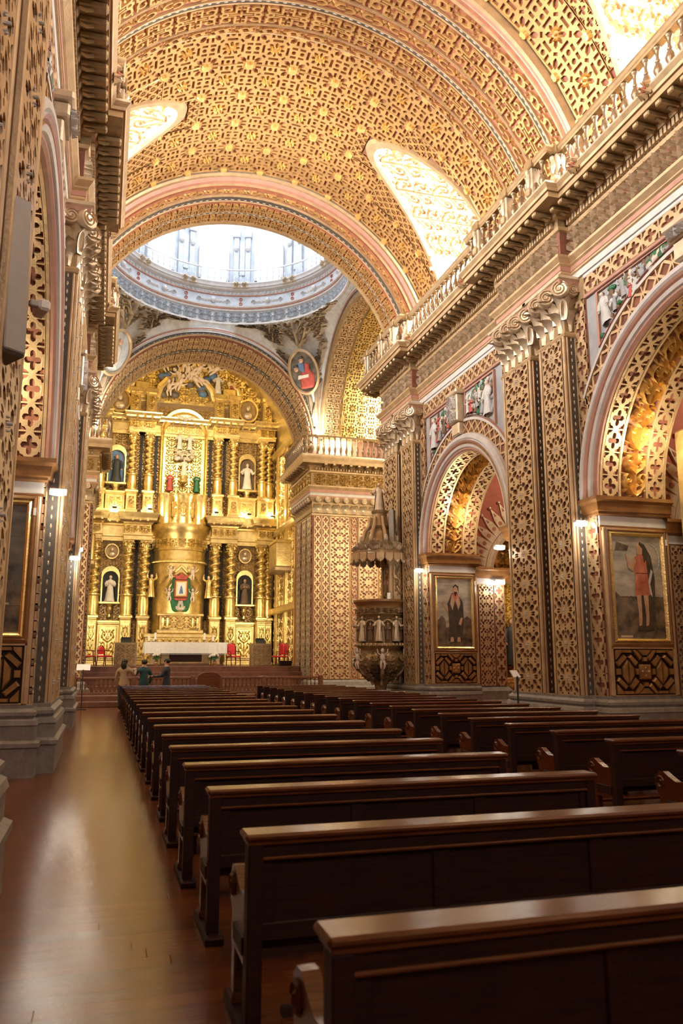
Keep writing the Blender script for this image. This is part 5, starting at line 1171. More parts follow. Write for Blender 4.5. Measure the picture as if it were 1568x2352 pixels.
# ------------------------------------------------------------------ spandrel reliefs
relf = [robed_mesh('relief_figure', r, None, 'marble', a, seed=20+i) for i, (r, a) in enumerate((('bluegrey', 'down'), ('relief', 'up'), ('robebrown', 'open'), ('robered', 'pray'), ('white', 'up')))]
def spandrel_relief(s, yc, sd, who, ra):
    X = lambda dx: XC+s*dx; R = ra+.92
    t = root('relief_panel', who, 'relief'); b = MB()
    ye = 2.05 if sd > 0 else 2.05
    ts = np.linspace(.10, .62, 14)
    inner = [(R*sin(q), ARCH_Z+R*cos(q)) for q in ts]; inner = [p for p in inner if p[0] < ra-.48]
    y_o = ra-.4; z_o = ARCH_Z+sqrt(R*R-y_o*y_o) if R > y_o else 6
    pts = [(.36, 9.04), (y_o, 9.04), (y_o, z_o)]+[(a, c) for a, c in reversed(inner) if a > .36]+[(.36, ARCH_Z+sqrt(R*R-.36**2))]
    fm = flat((X(DXW), yc, 0), (0, sd, 0), (0, 0, 1), (-s, 0, 0)); P = np.array(pts)
    b.poly([tuple(fm([p[0]], [p[1]], [.02])[0]) for p in pts], [], 'relief', 0); b.build('ground', t)
    b = MB(); n = len(pts); cen = P.mean(0)
    Q = cen+(P-cen)*.95
    for k, h in ((0, 0),):
        rows = np.array([fm(P[:, 0], P[:, 1], np.full(n, 0.0)), fm(P[:, 0], P[:, 1], np.full(n, .07)), fm(Q[:, 0], Q[:, 1], np.full(n, .07)), fm(Q[:, 0], Q[:, 1], np.full(n, .02))]); b.grid(rows, 'rose', closev=True)
    b.build('moulded_frame', t)
    rnd = random.Random(int(yc*10)+sd+s); k = 0
    zz_ = lambda u: ARCH_Z+sqrt(R*R-u*u)
    spots = [(y_o-.35, zz_(y_o-.35)+.1, .95)]+[(y_o*k, zz_(y_o*k)+.06, .62-.3*(1-k)) for k in (.66, .5, .36, .26)]+[(y_o-.3, z_o+1.15, .5), (y_o*.6, 8.45, .35)]
    for (u, v, h) in spots:
        h = min(h, 8.98-v)
        if h < .25: continue
        put(relf[k % 5], 'relief_figure', t, tuple(fm([u], [v], [.05])[0]), (0, rnd.uniform(-.25, .25), pi/2 if s > 0 else -pi/2), (h*1.15, h*.9, h)); k += 1
    b = MB()
    for i in range(5):
        u = rnd.uniform(.9, y_o-.2); zl = zz_(u); v = rnd.uniform(zl+.1, 8.4); h = min(rnd.uniform(.35, .55), 8.95-v)
        if h > .25: put(relf[rnd.randrange(5)], 'relief_figure', t, tuple(fm([u], [v], [.04])[0]), (0, rnd.uniform(-.6, .6), pi/2 if s > 0 else -pi/2), (h*1.15, h*.8, h))
    for i in range(60):
        u = rnd.uniform(.5, y_o-.1); zlo = ARCH_Z+sqrt(max(0, R*R-u*u)); v = rnd.uniform(zlo+.06, 8.95)
        c = fm([u], [v], [.03])[0]; b.ell(c, (.05, rnd.uniform(.05, .14), rnd.uniform(.05, .12)), rnd.choice(['bluegrey', 'relief', 'robebrown', 'plasticdark', 'green', 'marble']), 6, 4)
    b.build('relief_landscape', t, smooth=60, kind='stuff')
for s, nm in ((1, 'right'), (-1, 'left')):
    for (ya, yb), w_ in (((7.2, 13.35), 'nearer'), ((17.0, 22.0), 'farther')):
        for sd, q in ((-1, 'near'), (1, 'far')):
            spandrel_relief(s, (ya+yb)/2, sd, 'painted relief scene over the %s side of the %s arch on the %s wall' % (q, w_, nm), (yb-ya)/2)

# ------------------------------------------------------------------ jamb paintings and blocked wooden panels
def plank_panel(s, yj, wall):
    """panel of bevelled gilt blocks below a painting"""
    X = lambda dx: XC+s*dx; x0 = min(X(5.26), X(6.58)); fm = flat((x0, yj, 1.08), (1, 0, 0), (0, 0, 1), (0, -1, 0)); u = 1.32/500; v = .86/370
    b = MB(); b.box(x0-.06, yj-.02, 1.05, x0+1.38, yj, 1.98, 'oakdark')
    for q in ((x0-.06, 1.05, x0-.01, 1.98), (x0+1.33, 1.05, x0+1.38, 1.98), (x0-.06, 1.05, x0+1.38, 1.08), (x0-.06, 1.94, x0+1.38, 1.98)): b.bbox(q[0], yj-.05, q[1], q[2], yj, q[3], 'gold', .01)
    t = b.build('block_panel', wall)
    half = [[(60, 150), (100, 90), (100, 280), (60, 220)], [(110, 90), (150, 150), (150, 220), (110, 280)], [(8, 110), (75, 45), (98, 68), (28, 140)], [(112, 68), (135, 48), (192, 108), (165, 140)],
            [(28, 230), (98, 300), (75, 325), (8, 258)], [(165, 232), (192, 262), (135, 325), (112, 300)], [(8, 10), (55, 8), (55, 28), (8, 85)], [(8, 285), (55, 342), (55, 362), (8, 362)], [(66, 8), (140, 8), (140, 30), (66, 30)], [(66, 340), (140, 340), (140, 362), (66, 362)],
            [(8, 160), (42, 160), (42, 208), (8, 208)], [(168, 160), (192, 160), (192, 208), (168, 208)], [(150, 10), (178, 10), (228, 66), (205, 92)], [(205, 278), (228, 304), (178, 360), (150, 360)]]
    blocks = half+[[(500-a, c) for a, c in q][::-1] for q in half]+[[(190, 8), (310, 8), (268, 52), (232, 52)], [(232, 318), (268, 318), (310, 362), (190, 362)], [(204, 128), (296, 128), (296, 242), (204, 242)], [(232, 66), (268, 66), (268, 100), (232, 100)], [(232, 270), (268, 270), (268, 304), (232, 304)]]
    for q in blocks:
        P = np.array(q, float); P = P.mean(0)+(P-P.mean(0))*1.07; P[:, 0] *= u; P[:, 1] = (370-P[:, 1])*v; m = MB(); m.frustum(P[::-1], lambda S, T, H: fm(S, T, H+.02), .06, .20, 'blockwood'); m.build('panel_block', t)
    m = MB(); V, F = join(flower(0, 0, .12, 4, .03)); m.add(fm(250*u+V[:, 0], 185*v+V[:, 1], V[:, 2]+.07), F, 'dgold'); m.build('carved_boss', t)
def painting(s, yj, kind, label):
    X = lambda dx: XC+s*dx; xc = X(5.92); r = root('framed_painting', label, 'painting', (xc, yj, 2.0), 0)
    W_, H_ = .70, 2.28
    b = MB()
    def fr(k0, k1, d0, d1, m):
        a0 = [(-k0, .0+(.7-k0)*-1+.0)]
    rect_ = lambda e: [(-.70+e, e), (.70-e, e), (.70-e, H_-e), (-.70+e, H_-e)]
    rows = [[(x, -d, z) for x, z in rect_(e)] for e, d in ((-.02, 0), (-.02, .05), (.03, .07), (.06, .05), (.07, .06), (.10, .09), (.13, .07), (.15, .035))]
    for i, m_ in enumerate(('gold', 'cornwood', 'cornwood', 'dgold', 'shine', 'shine', 'shine')): b.grid(np.array(rows[i:i+2]), m_, closev=True)
    b.build('frame', r)
    b = MB(); fm = flat((0, -.03, 0), (1, 0, 0), (0, 0, 1), (0, -1, 0)); x0, x1, z0, z1 = -.56, .56, .14, H_-.14
    hz = {'tunic': .95, 'bearded': .7, 'dark': .75}[kind]
    b.add(fm([x0, x1, x1, x0], [hz, hz, z1, z1], [0]*4), [(0, 1, 2, 3)], 'paintsky' if kind != 'dark' else 'paintdarksky')
    g = [(x0, z0), (x1, z0), (x1, hz-.15)]+[(x1-(x1-x0)*i/9, hz+.07*sin(i*2.3)+.05*sin(i*5)) for i in range(10)]
    b.add(fm([p[0] for p in g], [p[1] for p in g], [.002]*len(g)), [tuple(range(len(g)))], 'paintground'); b.build('canvas', r)
    b = MB()
    def sh(poly, m_, h): b.frustum([(x, z) for x, z in poly], lambda S, T, H: fm(S, T, H+h), .003, .02, m_)
    if kind == 'tunic':
        sh([(.05, .25), (.33, .3), (.38, 1.3), (.32, 1.75), (.18, 2.0), (.02, 1.95), (-.02, 1.5)], 'paintbrown', .003)
        sh([(-.10, .98), (.24, .98), (.22, 1.42), (-.06, 1.42)], 'painttunic', .006); sh([(-.08, 1.4), (.22, 1.4), (.2, 1.72), (.06, 1.80), (-.08, 1.72)], 'painttunic', .006)
        for x in (-.02, .14): sh([(x-.05, .98), (x+.06, .98), (x+.05, .5), (x+.02, .38), (x-.03, .38), (x-.02, .6)], 'paintskin', .006); sh([(x-.05, .38), (x+.05, .4), (x+.07, .30), (x-.06, .30)], 'paintbrown', .007)
        sh([(-.08, 1.72), (-.02, 1.66), (-.12, 1.44), (-.22, 1.50), (-.26, 1.78), (-.22, 1.78), (-.19, 1.56)], 'paintskin', .008)
        sh([(.0, 1.78), (.12, 1.78), (.14, 1.98), (.06, 2.03), (-.0, 1.95)], 'paintskin', .009); sh([(.06, 2.04), (.15, 2.0), (.22, 1.7), (.15, 1.62), (.13, 1.9), (.05, 1.98)], 'paintbrown', .010); sh([(-.5, 1.85), (-.22, 1.85), (-.18, 1.95), (-.45, 2.02)], 'paintground', .006)
        for k in range(10):
            a = pi*.9*k/10-1.2; sh([(.28+.22*cos(a), 1.7+.3*sin(a)), (.30+.22*cos(a+.3), 1.7+.3*sin(a+.3)), (.27+.22*cos(a+.3), 1.7+.3*sin(a+.3))], 'white', .006)
        sh([(.3, 1.5), (.34, 1.45), (.26, 1.2), (.3, .95), (.25, 1.0), (.22, 1.25)], 'white', .007); sh([(x0+.08, .16), (x0+.35, .16), (x0+.35, .2), (x0+.08, .2)], 'pale', .006)
    elif kind == 'bearded':
        sh([(-.22, .3), (.22, .28), (.30, .9), (.28, 1.45), (.12, 1.72), (-.08, 1.72), (-.22, 1.4), (-.18, .8)], 'paintbrown', .003)
        sh([(-.08, 1.7), (.14, 1.7), (.20, 1.45), (.1, 1.3), (.03, 1.5), (-.04, 1.3), (-.14, 1.42)], 'painttunic', .006) ; sh([(-.06, 1.68), (.0, 1.5), (-.06, 1.2), (-.14, 1.4)], 'pale', .007); sh([(.1, 1.68), (.06, 1.5), (.12, 1.2), (.19, 1.4)], 'pale', .007)
        sh([(-.02, 1.72), (.1, 1.72), (.12, 1.9), (.04, 1.96), (-.03, 1.88)], 'paintskin', .008); sh([(-.05, 1.9), (.04, 1.99), (.14, 1.92), (.15, 1.7), (.11, 1.88), (.04, 1.94), (-.02, 1.88)], 'hair', .009); sh([(-.01, 1.76), (.1, 1.76), (.06, 1.64), (.02, 1.64)], 'hair', .010)
        sh([(-.22, 1.3), (-.34, 1.42), (-.36, 1.38), (-.22, 1.15)], 'paintskin', .006); sh([(.12, .8), (.2, 1.0), (.26, .98), (.2, .76)], 'paintskin', .007)
        for x in (-.1, .12): sh([(x-.04, .42), (x+.04, .42), (x+.06, .28), (x-.06, .28)], 'paintskin', .006)
        for (x, w2) in ((-.42, .16), (.4, .2)): sh([(x-w2, .5), (x+w2, .5), (x+w2*.7, .95), (x, 1.05), (x-w2*.8, .9)], 'paintground', .0025)
    else:
        sh([(x0, hz-.3), (x0+.3, hz+.6), (x0+.5, hz-.2)], 'paintground', .003); sh([(.1, hz-.2), (.36, hz+.38), (.56, hz-.2)], 'paintground', .003)
        sh([(-.2, 1.78), (.1, 1.72), (.35, 1.70), (.3, 1.64), (-.15, 1.66)], 'paintground', .003); sh([(-.05, 1.80), (.08, 1.80), (.06, 1.98), (.0, 2.02)], 'paintbrown', .004); sh([(-.3, .62), (.4, .60), (.4, .57), (-.3, .58)], 'pale' if False else 'paintsky', .004)
    b.build('painted_scene', r)
    b = MB(); b.box(.66, -.075, 1.98, .70, -.06, 2.10, 'paper'); b.build('label_tag', r)
    return r
painting(1, 13.35, 'tunic', 'framed painting of a figure in short red tunic and dark cloak'); painting(1, 22.0, 'bearded', 'framed painting of a bearded man in a dark robe beside the pulpit'); painting(-1, 13.35, 'dark', 'framed dark painting of a cloudy landscape on the left pier')
plank_panel(1, 13.35, wall_right); plank_panel(1, 22.0, wall_right); plank_panel(-1, 13.35, wall_left)
# outer gilt border beside the paintings
b = MB()
for s, yj in ((1, 13.35), (1, 22.0), (-1, 13.35)):
    for d in (5.16, 6.62): b.bbox(XC+s*d, yj-.06, 1.06, XC+s*(d+.06), yj, 4.3, 'gold', .015)
    b.bbox(XC+s*5.16, yj-.05, 4.22, XC+s*6.68, yj, 4.3, 'shine', .01)
    fm = flat((XC+s*DXW, 0, 0), (0, 1, 0), (0, 0, 1), (-s, 0, 0))
b.build('jamb_border', wall_right)

# ------------------------------------------------------------------ lamps on the cornices
b = MB(); b.bbox(-.17, -.07, -.02, .17, .07, .05, 'plastic', .015); b.bbox(-.02, .05, -.02, .02, .18, .03, 'plastic', .008); lamp_h = b.build('housing', mesh_only=True)
b = MB(); b.tube([(-.16, -.02, -.03), (-.05, -.02, -.035), (.05, -.02, -.035), (.16, -.02, -.03)], [.055, .07, .07, .055], 'lamp', 8); lamp_d = b.build('diffuser', mesh_only=True, smooth=60)
LAMPS = [(XC+4.90, 13.62, 4.43, 90, 'on the nave corner of the pier beside the red tunic painting'), (XC+4.92, 22.25, 4.43, 90, 'on the nave corner of the pier behind the pulpit'), (XC+7.35, 21.85, 4.12, 0, 'under the aisle cornice right of the bearded man painting'), (XC+4.95, 17.15, 4.43, 90, 'half hidden at the far edge of the big right pier'),
         (XC-4.92, 13.45, 4.43, -90, 'on the corner of the left pier above the dark landscape'), (XC-4.92, 22.15, 4.43, -90, 'on the farther left pier, lower of two'), (XC-4.9, 23.6, 4.85, -90, 'on the farther left pier, upper of two')]
for (x, y, z, rz, w_) in LAMPS:
    r = root('wall_lamp', 'white glowing wall lamp '+w_, 'lamp', (x, y, z), radians(rz+90 if rz else 0) + (pi if rz == 90 else 0)*0, 'wall lamps under the cornices')
    put(lamp_h, 'housing', r, scale=(.8, .8, .8)); put(lamp_d, 'diffuser', r, scale=(.8, .8, .8)); point('wall_lamp_light', (x-(.15 if x > XC else -.15)*(1 if rz else 0), y-.25, z-.2), 26, LAMP, .08)
b = MB(); b.lathe([(.001, 0), (.09, 0), (.09, .03), (.05, .06), (.05, .16), (.001, .16)], 'cornwood', 10); up_b = b.build('base', mesh_only=True)
b = MB(); b.ell((0, 0, .22), (.07, .07, .09), 'wlamp', 10, 8); up_g = b.build('bulb', mesh_only=True, smooth=60)
for s, nm in ((1, 'right'), (-1, 'left')):
    for (y, w_) in ((13.5, 'nearer'), (22.15, 'farther')):
        r = root('uplight', 'warm glowing bulb on the cornice under the gilded soffit of the %s %s arch' % (w_, nm), 'lamp', (XC+s*5.95, y-.1, 4.91), 0)
        put(up_b, 'base', r); put(up_g, 'bulb', r); point('uplight_light', (XC+s*5.95, y-.9, 5.9), 75, WARM, .08)

# ------------------------------------------------------------------ loudspeakers, camera, signs
b = MB(); b.bbox(-.09, -.11, 0, .09, .11, 1.3, 'plasticdark', .015); spk_c = b.build('cabinet', mesh_only=True)
b = MB(); b.bbox(-.08, -.125, .02, .08, -.108, 1.28, 'plastic', .01); 
for k in range(8): b.lathe([(.001, 0), (.05, .0), (.055, .006), (.06, 0)], 'plasticdark', 10, (0, 0, 0)) if False else None
spk_g = b.build('grille', mesh_only=True)
def speaker(x, y, z, rz, tilt, sc, label):
    r = root('column_speaker', label, 'loudspeaker', (x, y, z), rz); r.rotation_euler = (tilt, 0, rz); r.scale = sc
    put(spk_c, 'cabinet', r); put(spk_g, 'grille', r)
    bb_ = MB(); bb_.bbox(-.03, .10, .3, .03, .24, .4, 'black', .008); bb_.bbox(-.03, .10, .9, .03, .24, 1.0, 'black', .008); bb_.build('bracket', r)
speaker(XC-4.84, 5.55, 3.72, radians(38), -.06, (1.0, 1.0, .92), 'tall grey column loudspeaker on the nearest left pilaster')
speaker(XC+4.62, 23.7, 5.2, radians(-35), 0.04, (1, 1, 1.0), 'slim grey column loudspeaker above the pulpit canopy')
r = root('security_camera', 'small white camera on the left pilaster beside the loudspeaker', 'camera', (XC-4.74, 6.9, 4.72), radians(20)); b = MB(); b.bbox(-.05, -.05, -.05, .05, .18, .05, 'paper', .02); b.build('body', r); b = MB(); b.bbox(-.12, -.03, -.03, -.04, .03, .03, 'plastic', .01); b.build('bracket', r)
def sign(x, y, z, wd, hh, label, h_post):
    r = root('sign_stand', label, 'sign', (x, y, 0)); b = MB(); b.tube([(0, 0, z-h_post), (0, 0, z)], .02, 'black', 6); b.bbox(-.18, -.12, z-h_post, .18, .12, z-h_post+.03, 'black', .008); b.build('post', r)
    b = MB(); c, s_ = cos(.9), sin(.9); P = [(-wd/2, -.01, z-.02), (wd/2, -.01, z-.02), (wd/2, hh*.8, z+hh*.6), (-wd/2, hh*.8, z+hh*.6)]; b.add(P+[(p[0], p[1]+.02, p[2]-.02) for p in P], [(0, 1, 2, 3), (7, 6, 5, 4), (0, 4, 5, 1), (1, 5, 6, 2), (2, 6, 7, 3), (3, 7, 4, 0)], 'paper'); b.build('panel', r)
sign(-.62, 31.0, 1.42, .48, .32, 'white slanted information panel on a stand near the left altar rail', 1.42); sign(XC+4.38, 15.5, 1.4, .16, .2, 'small white slanted panel on a thin dark stand before the big right pier', 1.4)

# ------------------------------------------------------------------ pews
PW = 2.78
def pew_parts():
    P = {}
    b = MB(); b.bbox(-.03, -.02, .865, PW+.03, .165, .90, 'oak', .012); b.bbox(-.015, -.005, .845, PW+.015, .15, .867, 'oak', .006); P['cap_rail'] = b.build('cap_rail', mesh_only=True)
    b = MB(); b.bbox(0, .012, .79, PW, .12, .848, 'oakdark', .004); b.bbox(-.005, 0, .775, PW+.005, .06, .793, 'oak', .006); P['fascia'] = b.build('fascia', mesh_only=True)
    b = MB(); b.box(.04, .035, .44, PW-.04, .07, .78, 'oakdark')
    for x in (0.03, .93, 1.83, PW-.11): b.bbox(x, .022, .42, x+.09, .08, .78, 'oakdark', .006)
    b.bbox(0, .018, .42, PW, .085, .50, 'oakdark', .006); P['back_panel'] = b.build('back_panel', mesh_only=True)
    b = MB(); b.bbox(.03, .07, .425, PW-.03, .48, .46, 'oak', .012); b.bbox(.05, .10, .36, PW-.05, .13, .43, 'oakdark', .004); P['seat'] = b.build('seat', mesh_only=True)
    b = MB(); pf = [(.06, .30), (.06, .60), (.12, .605), (.22, .60), (.31, .635), (.39, .675), (.46, .67), (.51, .62), (.515, .55), (.49, .48), (.45, .44), (.46, .38), (.46, .30)]
    V = [(-.01, y, z) for y, z in pf]+[(.055, y, z) for y, z in pf]; n = len(pf)
    b.add(V, [tuple(range(n))[::-1], tuple(range(n, 2*n))]+[(i, (i+1) % n, n+(i+1) % n, n+i) for i in range(n)], 'oak')
    for x, sg in ((-.012, -1), (.057, 1)):
        V, F = ribbon(spiral(0, 0, .065, .012, 0, 1.6, 16), .022, .014, flat=False); b.add(np.stack([x+sg*V[:, 2], .43+V[:, 0], .57+V[:, 1]], -1), F, 'oak')
        b.bbox(x-.008, .1, .34, x+.008, .36, .42, 'oakdark', .003)
    P['arm_panel'] = b.build('arm_panel', mesh_only=True)
    b = MB(); b.bbox(-.012, .0, .0, .062, .10, .846, 'oakdark', .006); P['post'] = b.build('post', mesh_only=True)
    b = MB(); b.bbox(-.008, .36, .04, .056, .46, .31, 'oak', .01); b.bbox(-.02, .34, .04, .068, .48, .09, 'oak', .01); P['leg'] = b.build('leg', mesh_only=True)
    b = MB(); b.bbox(-.03, -.08, 0, .085, .56, .045, 'oakdark', .008); P['foot_runner'] = b.build('foot_runner', mesh_only=True)
    b = MB(); b.bbox(.10, -.40, .15, PW-.10, -.22, .185, 'oak', .008); P['kneeler'] = b.build('kneeler', mesh_only=True)
    b = MB()
    x = 0; b.bbox(x, -.38, .0, x+.05, -.24, .15, 'oakdark', .006); b.bbox(x, -.34, .09, x+.05, .06, .13, 'oakdark', .006)
    P['kneeler_support'] = b.build('kneeler_support', mesh_only=True)
    return P
PP = pew_parts()
pew = root('pew', 'dark polished wooden pew nearest the camera, left block, cut off by the picture edge', 'pew', (.71, 2.455, 0), 0, 'pews of the left block')
for k in ('cap_rail', 'fascia', 'back_panel', 'seat', 'kneeler'): put(PP[k], k, pew)
for x in (.16, PW/2, PW-.2): put(PP['kneeler_support'], 'kneeler_support', pew, (x, 0, 0))
for k in ('arm_panel', 'post', 'leg', 'foot_runner'):
    put(PP[k], k, pew); put(PP[k], k, pew, (PW-.05, 0, 0))
ORD = ['first', 'second', 'third', 'fourth', 'fifth', 'sixth', 'seventh', 'eighth', 'ninth', 'tenth', 'eleventh', 'twelfth', 'thirteenth', 'fourteenth', 'fifteenth', 'sixteenth', 'seventeenth', 'eighteenth', 'nineteenth', 'twentieth', 'twenty-first', 'twenty-second', 'twenty-third']
random.seed(2)
YL = [2.455, 3.93, 5.32, 6.64, 8.05, 9.33, 10.75, 12.12, 13.49, 14.75, 16.05, 17.5]+[17.5+1.37*k for k in range(1, 9)]
for i, y in enumerate(YL):
    if i == 0: continue
    c = clone(pew); c.location = (.71+random.uniform(-.012, .012), y, 0); c['label'] = 'dark polished wooden pew, %s row from the camera in the left block' % ORD[i] if i < len(YL)-1 else 'dark polished wooden pew in the last row before the altar rail, left block'
for i in range(21):
    y = 5.2+1.125*i
    c = clone(pew); c.location = (5.2+random.uniform(-.015, .015), y, 0); c['label'] = 'dark polished wooden pew, %s row from the camera in the right block' % ORD[i]; c['group'] = 'pews of the right block'

# ------------------------------------------------------------------ pulpit
pu = root('pulpit', 'carved gilded pulpit with tiered canopy and crowning statue on the right pier', 'pulpit', (8.4, 24.05, 0))
b = MB(); b.lathe([(.05, 4.98), (.80, 4.96), (.86, 5.0)], 'dgold', 24); b.lathe([(.86, 5.0), (.90, 5.04), (.90, 5.12), (.80, 5.2), (.62, 5.34), (.60, 5.42), (.48, 5.52), (.40, 5.72), (.40, 5.80), (.30, 5.9), (.34, 6.0), (.26, 6.12), (.22, 6.4), (.26, 6.46), (.26, 6.52), (.001, 6.53)], 'dgold', 24)
V, F = PAT['acanthus']
for k in range(12):
    t = 2*pi*k/12; q = flat((.70*cos(t), .70*sin(t), 5.28), (-sin(t)*.36, cos(t)*.36, 0), (-cos(t)*.28, -sin(t)*.28, .25), (cos(t)*.1, sin(t)*.1, .08)); b.add(q(V[:, 0], V[:, 1], V[:, 2]), F, 'pale')
for k in range(8):
    t = 2*pi*k/8; b.tube([(.6*cos(t), .6*sin(t), 5.4), (.5*cos(t), .5*sin(t), 5.8), (.36*cos(t), .36*sin(t), 6.0), (.3*cos(t), .3*sin(t), 6.3)], [.05, .06, .05, .04], 'gold', 6); b.ell((.62*cos(t), .62*sin(t), 5.55), (.07, .07, .13), 'pale', 6, 5)
b.build('canopy', pu, smooth=40)
b = MB()
for k in range(20):
    t = 2*pi*k/20; q = flat((.88*cos(t), .88*sin(t), 4.95), (-sin(t), cos(t), 0), (0, 0, 1), (cos(t), sin(t), 0)); b.frustum([(-.13, .12), (-.13, -.08), (-.06, -.17), (.06, -.17), (.13, -.08), (.13, .12)], q, .05, .15, 'gold'); b.ell((.93*cos(t), .93*sin(t), 4.80), (.035, .035, .05), 'pale', 5, 4)
b.build('scalloped_valance', pu)
put(_rm['gilt'], 'crowning_statue', pu, (0, 0, 6.5), (0, 0, pi*.85), (.95, .95, .95))
b = MB(); b.bbox(.28, -.42, 3.5, .78, .42, 4.98, 'dgold', .04)
for yy in (-.36, .36): b.lathe([(.1, 3.5), (.12, 3.55), (.07, 3.6), (.08, 4.1), (.06, 4.7), (.12, 4.8), (.12, 4.95)], 'gold', 8, (.24, yy, 0))
b.add(flat((.28, 0, 4.25), (0, .55, 0), (0, 0, 1.0), (-.12, 0, 0))(V[:, 0], V[:, 1], V[:, 2]), F, 'gold'); b.add(flat((.53, -.42, 4.25), (.4, 0, 0), (0, 0, 1.0), (0, -.1, 0))(V[:, 0], V[:, 1], V[:, 2]), F, 'gold'); b.build('back_panel', pu)
b = MB(); b.lathe([(.70, 3.62), (.80, 3.62), (.86, 3.60), (.86, 3.54), (.78, 3.48), (.76, 3.40)], 'cornwood', 24); b.lathe([(.76, 3.40), (.74, 3.36), (.74, 3.18), (.78, 3.15), (.70, 3.1), (.66, 3.05), (.66, 2.32), (.76, 2.26), (.78, 2.18), (.70, 2.12)], 'dgold', 24)
for k in range(12): t = 2*pi*k/12; q = flat((.74*cos(t), .74*sin(t), 3.27), (-sin(t)*.38, cos(t)*.38, 0), (0, 0, .16), (cos(t)*.05, sin(t)*.05, 0)); b.add(q(V[:, 0], V[:, 1], V[:, 2]), F, 'gold')
for k in range(16): t = 2*pi*k/16; q = flat((.665*cos(t), .665*sin(t), 2.95), (-sin(t)*.26, cos(t)*.26, 0), (0, 0, .22), (cos(t)*.06, sin(t)*.06, 0)); b.add(q(V[:, 0], V[:, 1], V[:, 2]), F, 'gold')
b.build('body', pu, smooth=40)
for k in range(8):
    t = 2*pi*(k+.5)/8; put(_rm['gilt'], 'caryatid', pu, (.74*cos(t), .74*sin(t), 2.32), (0, 0, t-pi/2), (.72, .72, .78))
    b = MB()
    t2 = 2*pi*k/8; q = flat((.66*cos(t2), .66*sin(t2), 2.36), (-sin(t2), cos(t2), 0), (0, 0, 1), (cos(t2), sin(t2), 0))
    rows = [q([u*kx for u in us], [v if v < .45 else .45+(v-.45)*kx for v in vs], [h]*len(us)) for us, vs in (([-.15]+[.15*cos(a) for a in np.linspace(pi, 0, 9)]+[.15], [0]+[.45+.15*sin(a) for a in np.linspace(pi, 0, 9)]+[0]),) for kx, h in ((1, 0), (1, .06), (1.25, .06), (1.3, 0))]
    b.grid(np.array(rows), 'gold'); b.build('niche_arch', pu); put(_rm['monk'], 'niche_figure', pu, tuple(q([0], [0], [.04])[0]), (0, 0, t2-pi/2), (.5, .4, .52))
b = MB(); b.lathe([(.70, 2.12), (.62, 2.05), (.80, 1.9), (.84, 1.72), (.76, 1.55), (.55, 1.38), (.34, 1.25), (.30, 1.1), (.20, 1.0), (.16, .8), (.16, .05)], 'dgold', 24); b.lathe([(.16, .12), (.34, .08), (.34, 0)], 'stone', 16); b.build('bowl', pu, smooth=50)
b = MB()
for k in range(12):
    t = 2*pi*k/12
    for (r0, z0, r1, z1) in ((.64, 2.02, .84, 1.74), (.82, 1.68, .58, 1.38), (.54, 1.36, .31, 1.12)):
        q = flat(((r0+r1)/2*cos(t), (r0+r1)/2*sin(t), (z0+z1)/2), (-sin(t)*(r0+r1)*.25, cos(t)*(r0+r1)*.25, 0), ((r0-r1)*cos(t), (r0-r1)*sin(t), z0-z1), (cos(t)*.09, sin(t)*.09, -.03)); b.add(q(V[:, 0], V[:, 1], V[:, 2]), F, 'gold' if k % 2 else 'dgold')
for k in range(36): t = 2*pi*k/36; b.ell((.80*cos(t), .80*sin(t), 2.22), (.04, .04, .05), 'gold', 5, 4)
b.build('bowl_foliage', pu, kind='stuff')
for k in range(6):
    t = 2*pi*(k+.25)/6; put(cherub_me, 'cherub', pu, (.84*cos(t), .84*sin(t), 1.55), (0, 0, t-pi/2), (.55, .55, .6))
    b = MB(); b.tube([(.82*cos(t), .82*sin(t), 1.6), (.66*cos(t), .66*sin(t), 1.38), (.36*cos(t), .36*sin(t), 1.2), (.28*cos(t), .28*sin(t), 1.0)], [.05, .07, .05, .04], 'pale', 6); b.build('scroll_bracket', pu)
b = MB(); b.bbox(-.05, -.83, 3.6, .05, -.80, 3.8, 'paper', .004); b.build('white_notice', pu)

# ------------------------------------------------------------------ altar rail
al = root('altar_rail', 'red-brown wooden baluster rail across the front of the sanctuary', 'railing', (0, 33.9, .42))
b = MB(); b.lathe([(.001, 0), (.045, 0), (.045, .05), (.02, .08), (.035, .2), (.04, .27), (.018, .38), (.03, .47), (.04, .52), (.001, .52)], 'rail', 8); rb = b.build('baluster', mesh_only=True, smooth=45)
for (x0, x1) in ((-1.0, 3.65), (4.75, 9.1)):
    b = MB(); b.bbox(x0, -.07, .58, x1, .07, .68, 'rail', .015); b.build('handrail', al); b = MB(); b.bbox(x0, -.05, 0, x1, .05, .07, 'rail', .01); b.build('bottom_rail', al)
    n = int((x1-x0)/.17)
    for i in range(n): put(rb, 'baluster', al, (x0+(i+.5)*(x1-x0)/n, 0, .07))
    for x in (x0, x1): b = MB(); b.bbox(x-.09, -.09, 0, x+.09, .09, .72, 'rail', .015); b.build('post', al)
for x in (1.3, 6.6): b = MB(); b.bbox(x-.08, -.08, 0, x+.08, .08, .70, 'rail', .015); b.build('post', al)
kn = root('prie_dieu', 'dark carved wooden kneeling desk standing in the gap of the altar rail', 'desk', (4.25, 33.5, .42))
b = MB(); b.bbox(-.45, -.16, 0, .45, .16, .68, 'oak', .02); b.build('body', kn); b = MB(); pts = [(.45*cos(t), .68+.18*sin(t)) for t in np.linspace(0, pi, 9)]; b.add([(x, -.16, z) for x, z in pts]+[(x, .16, z) for x, z in pts], [tuple(range(9)), tuple(range(9, 18))]+[(i, i+1, 10+i, 9+i) for i in range(8)], 'oak'); b.build('arched_top', kn)

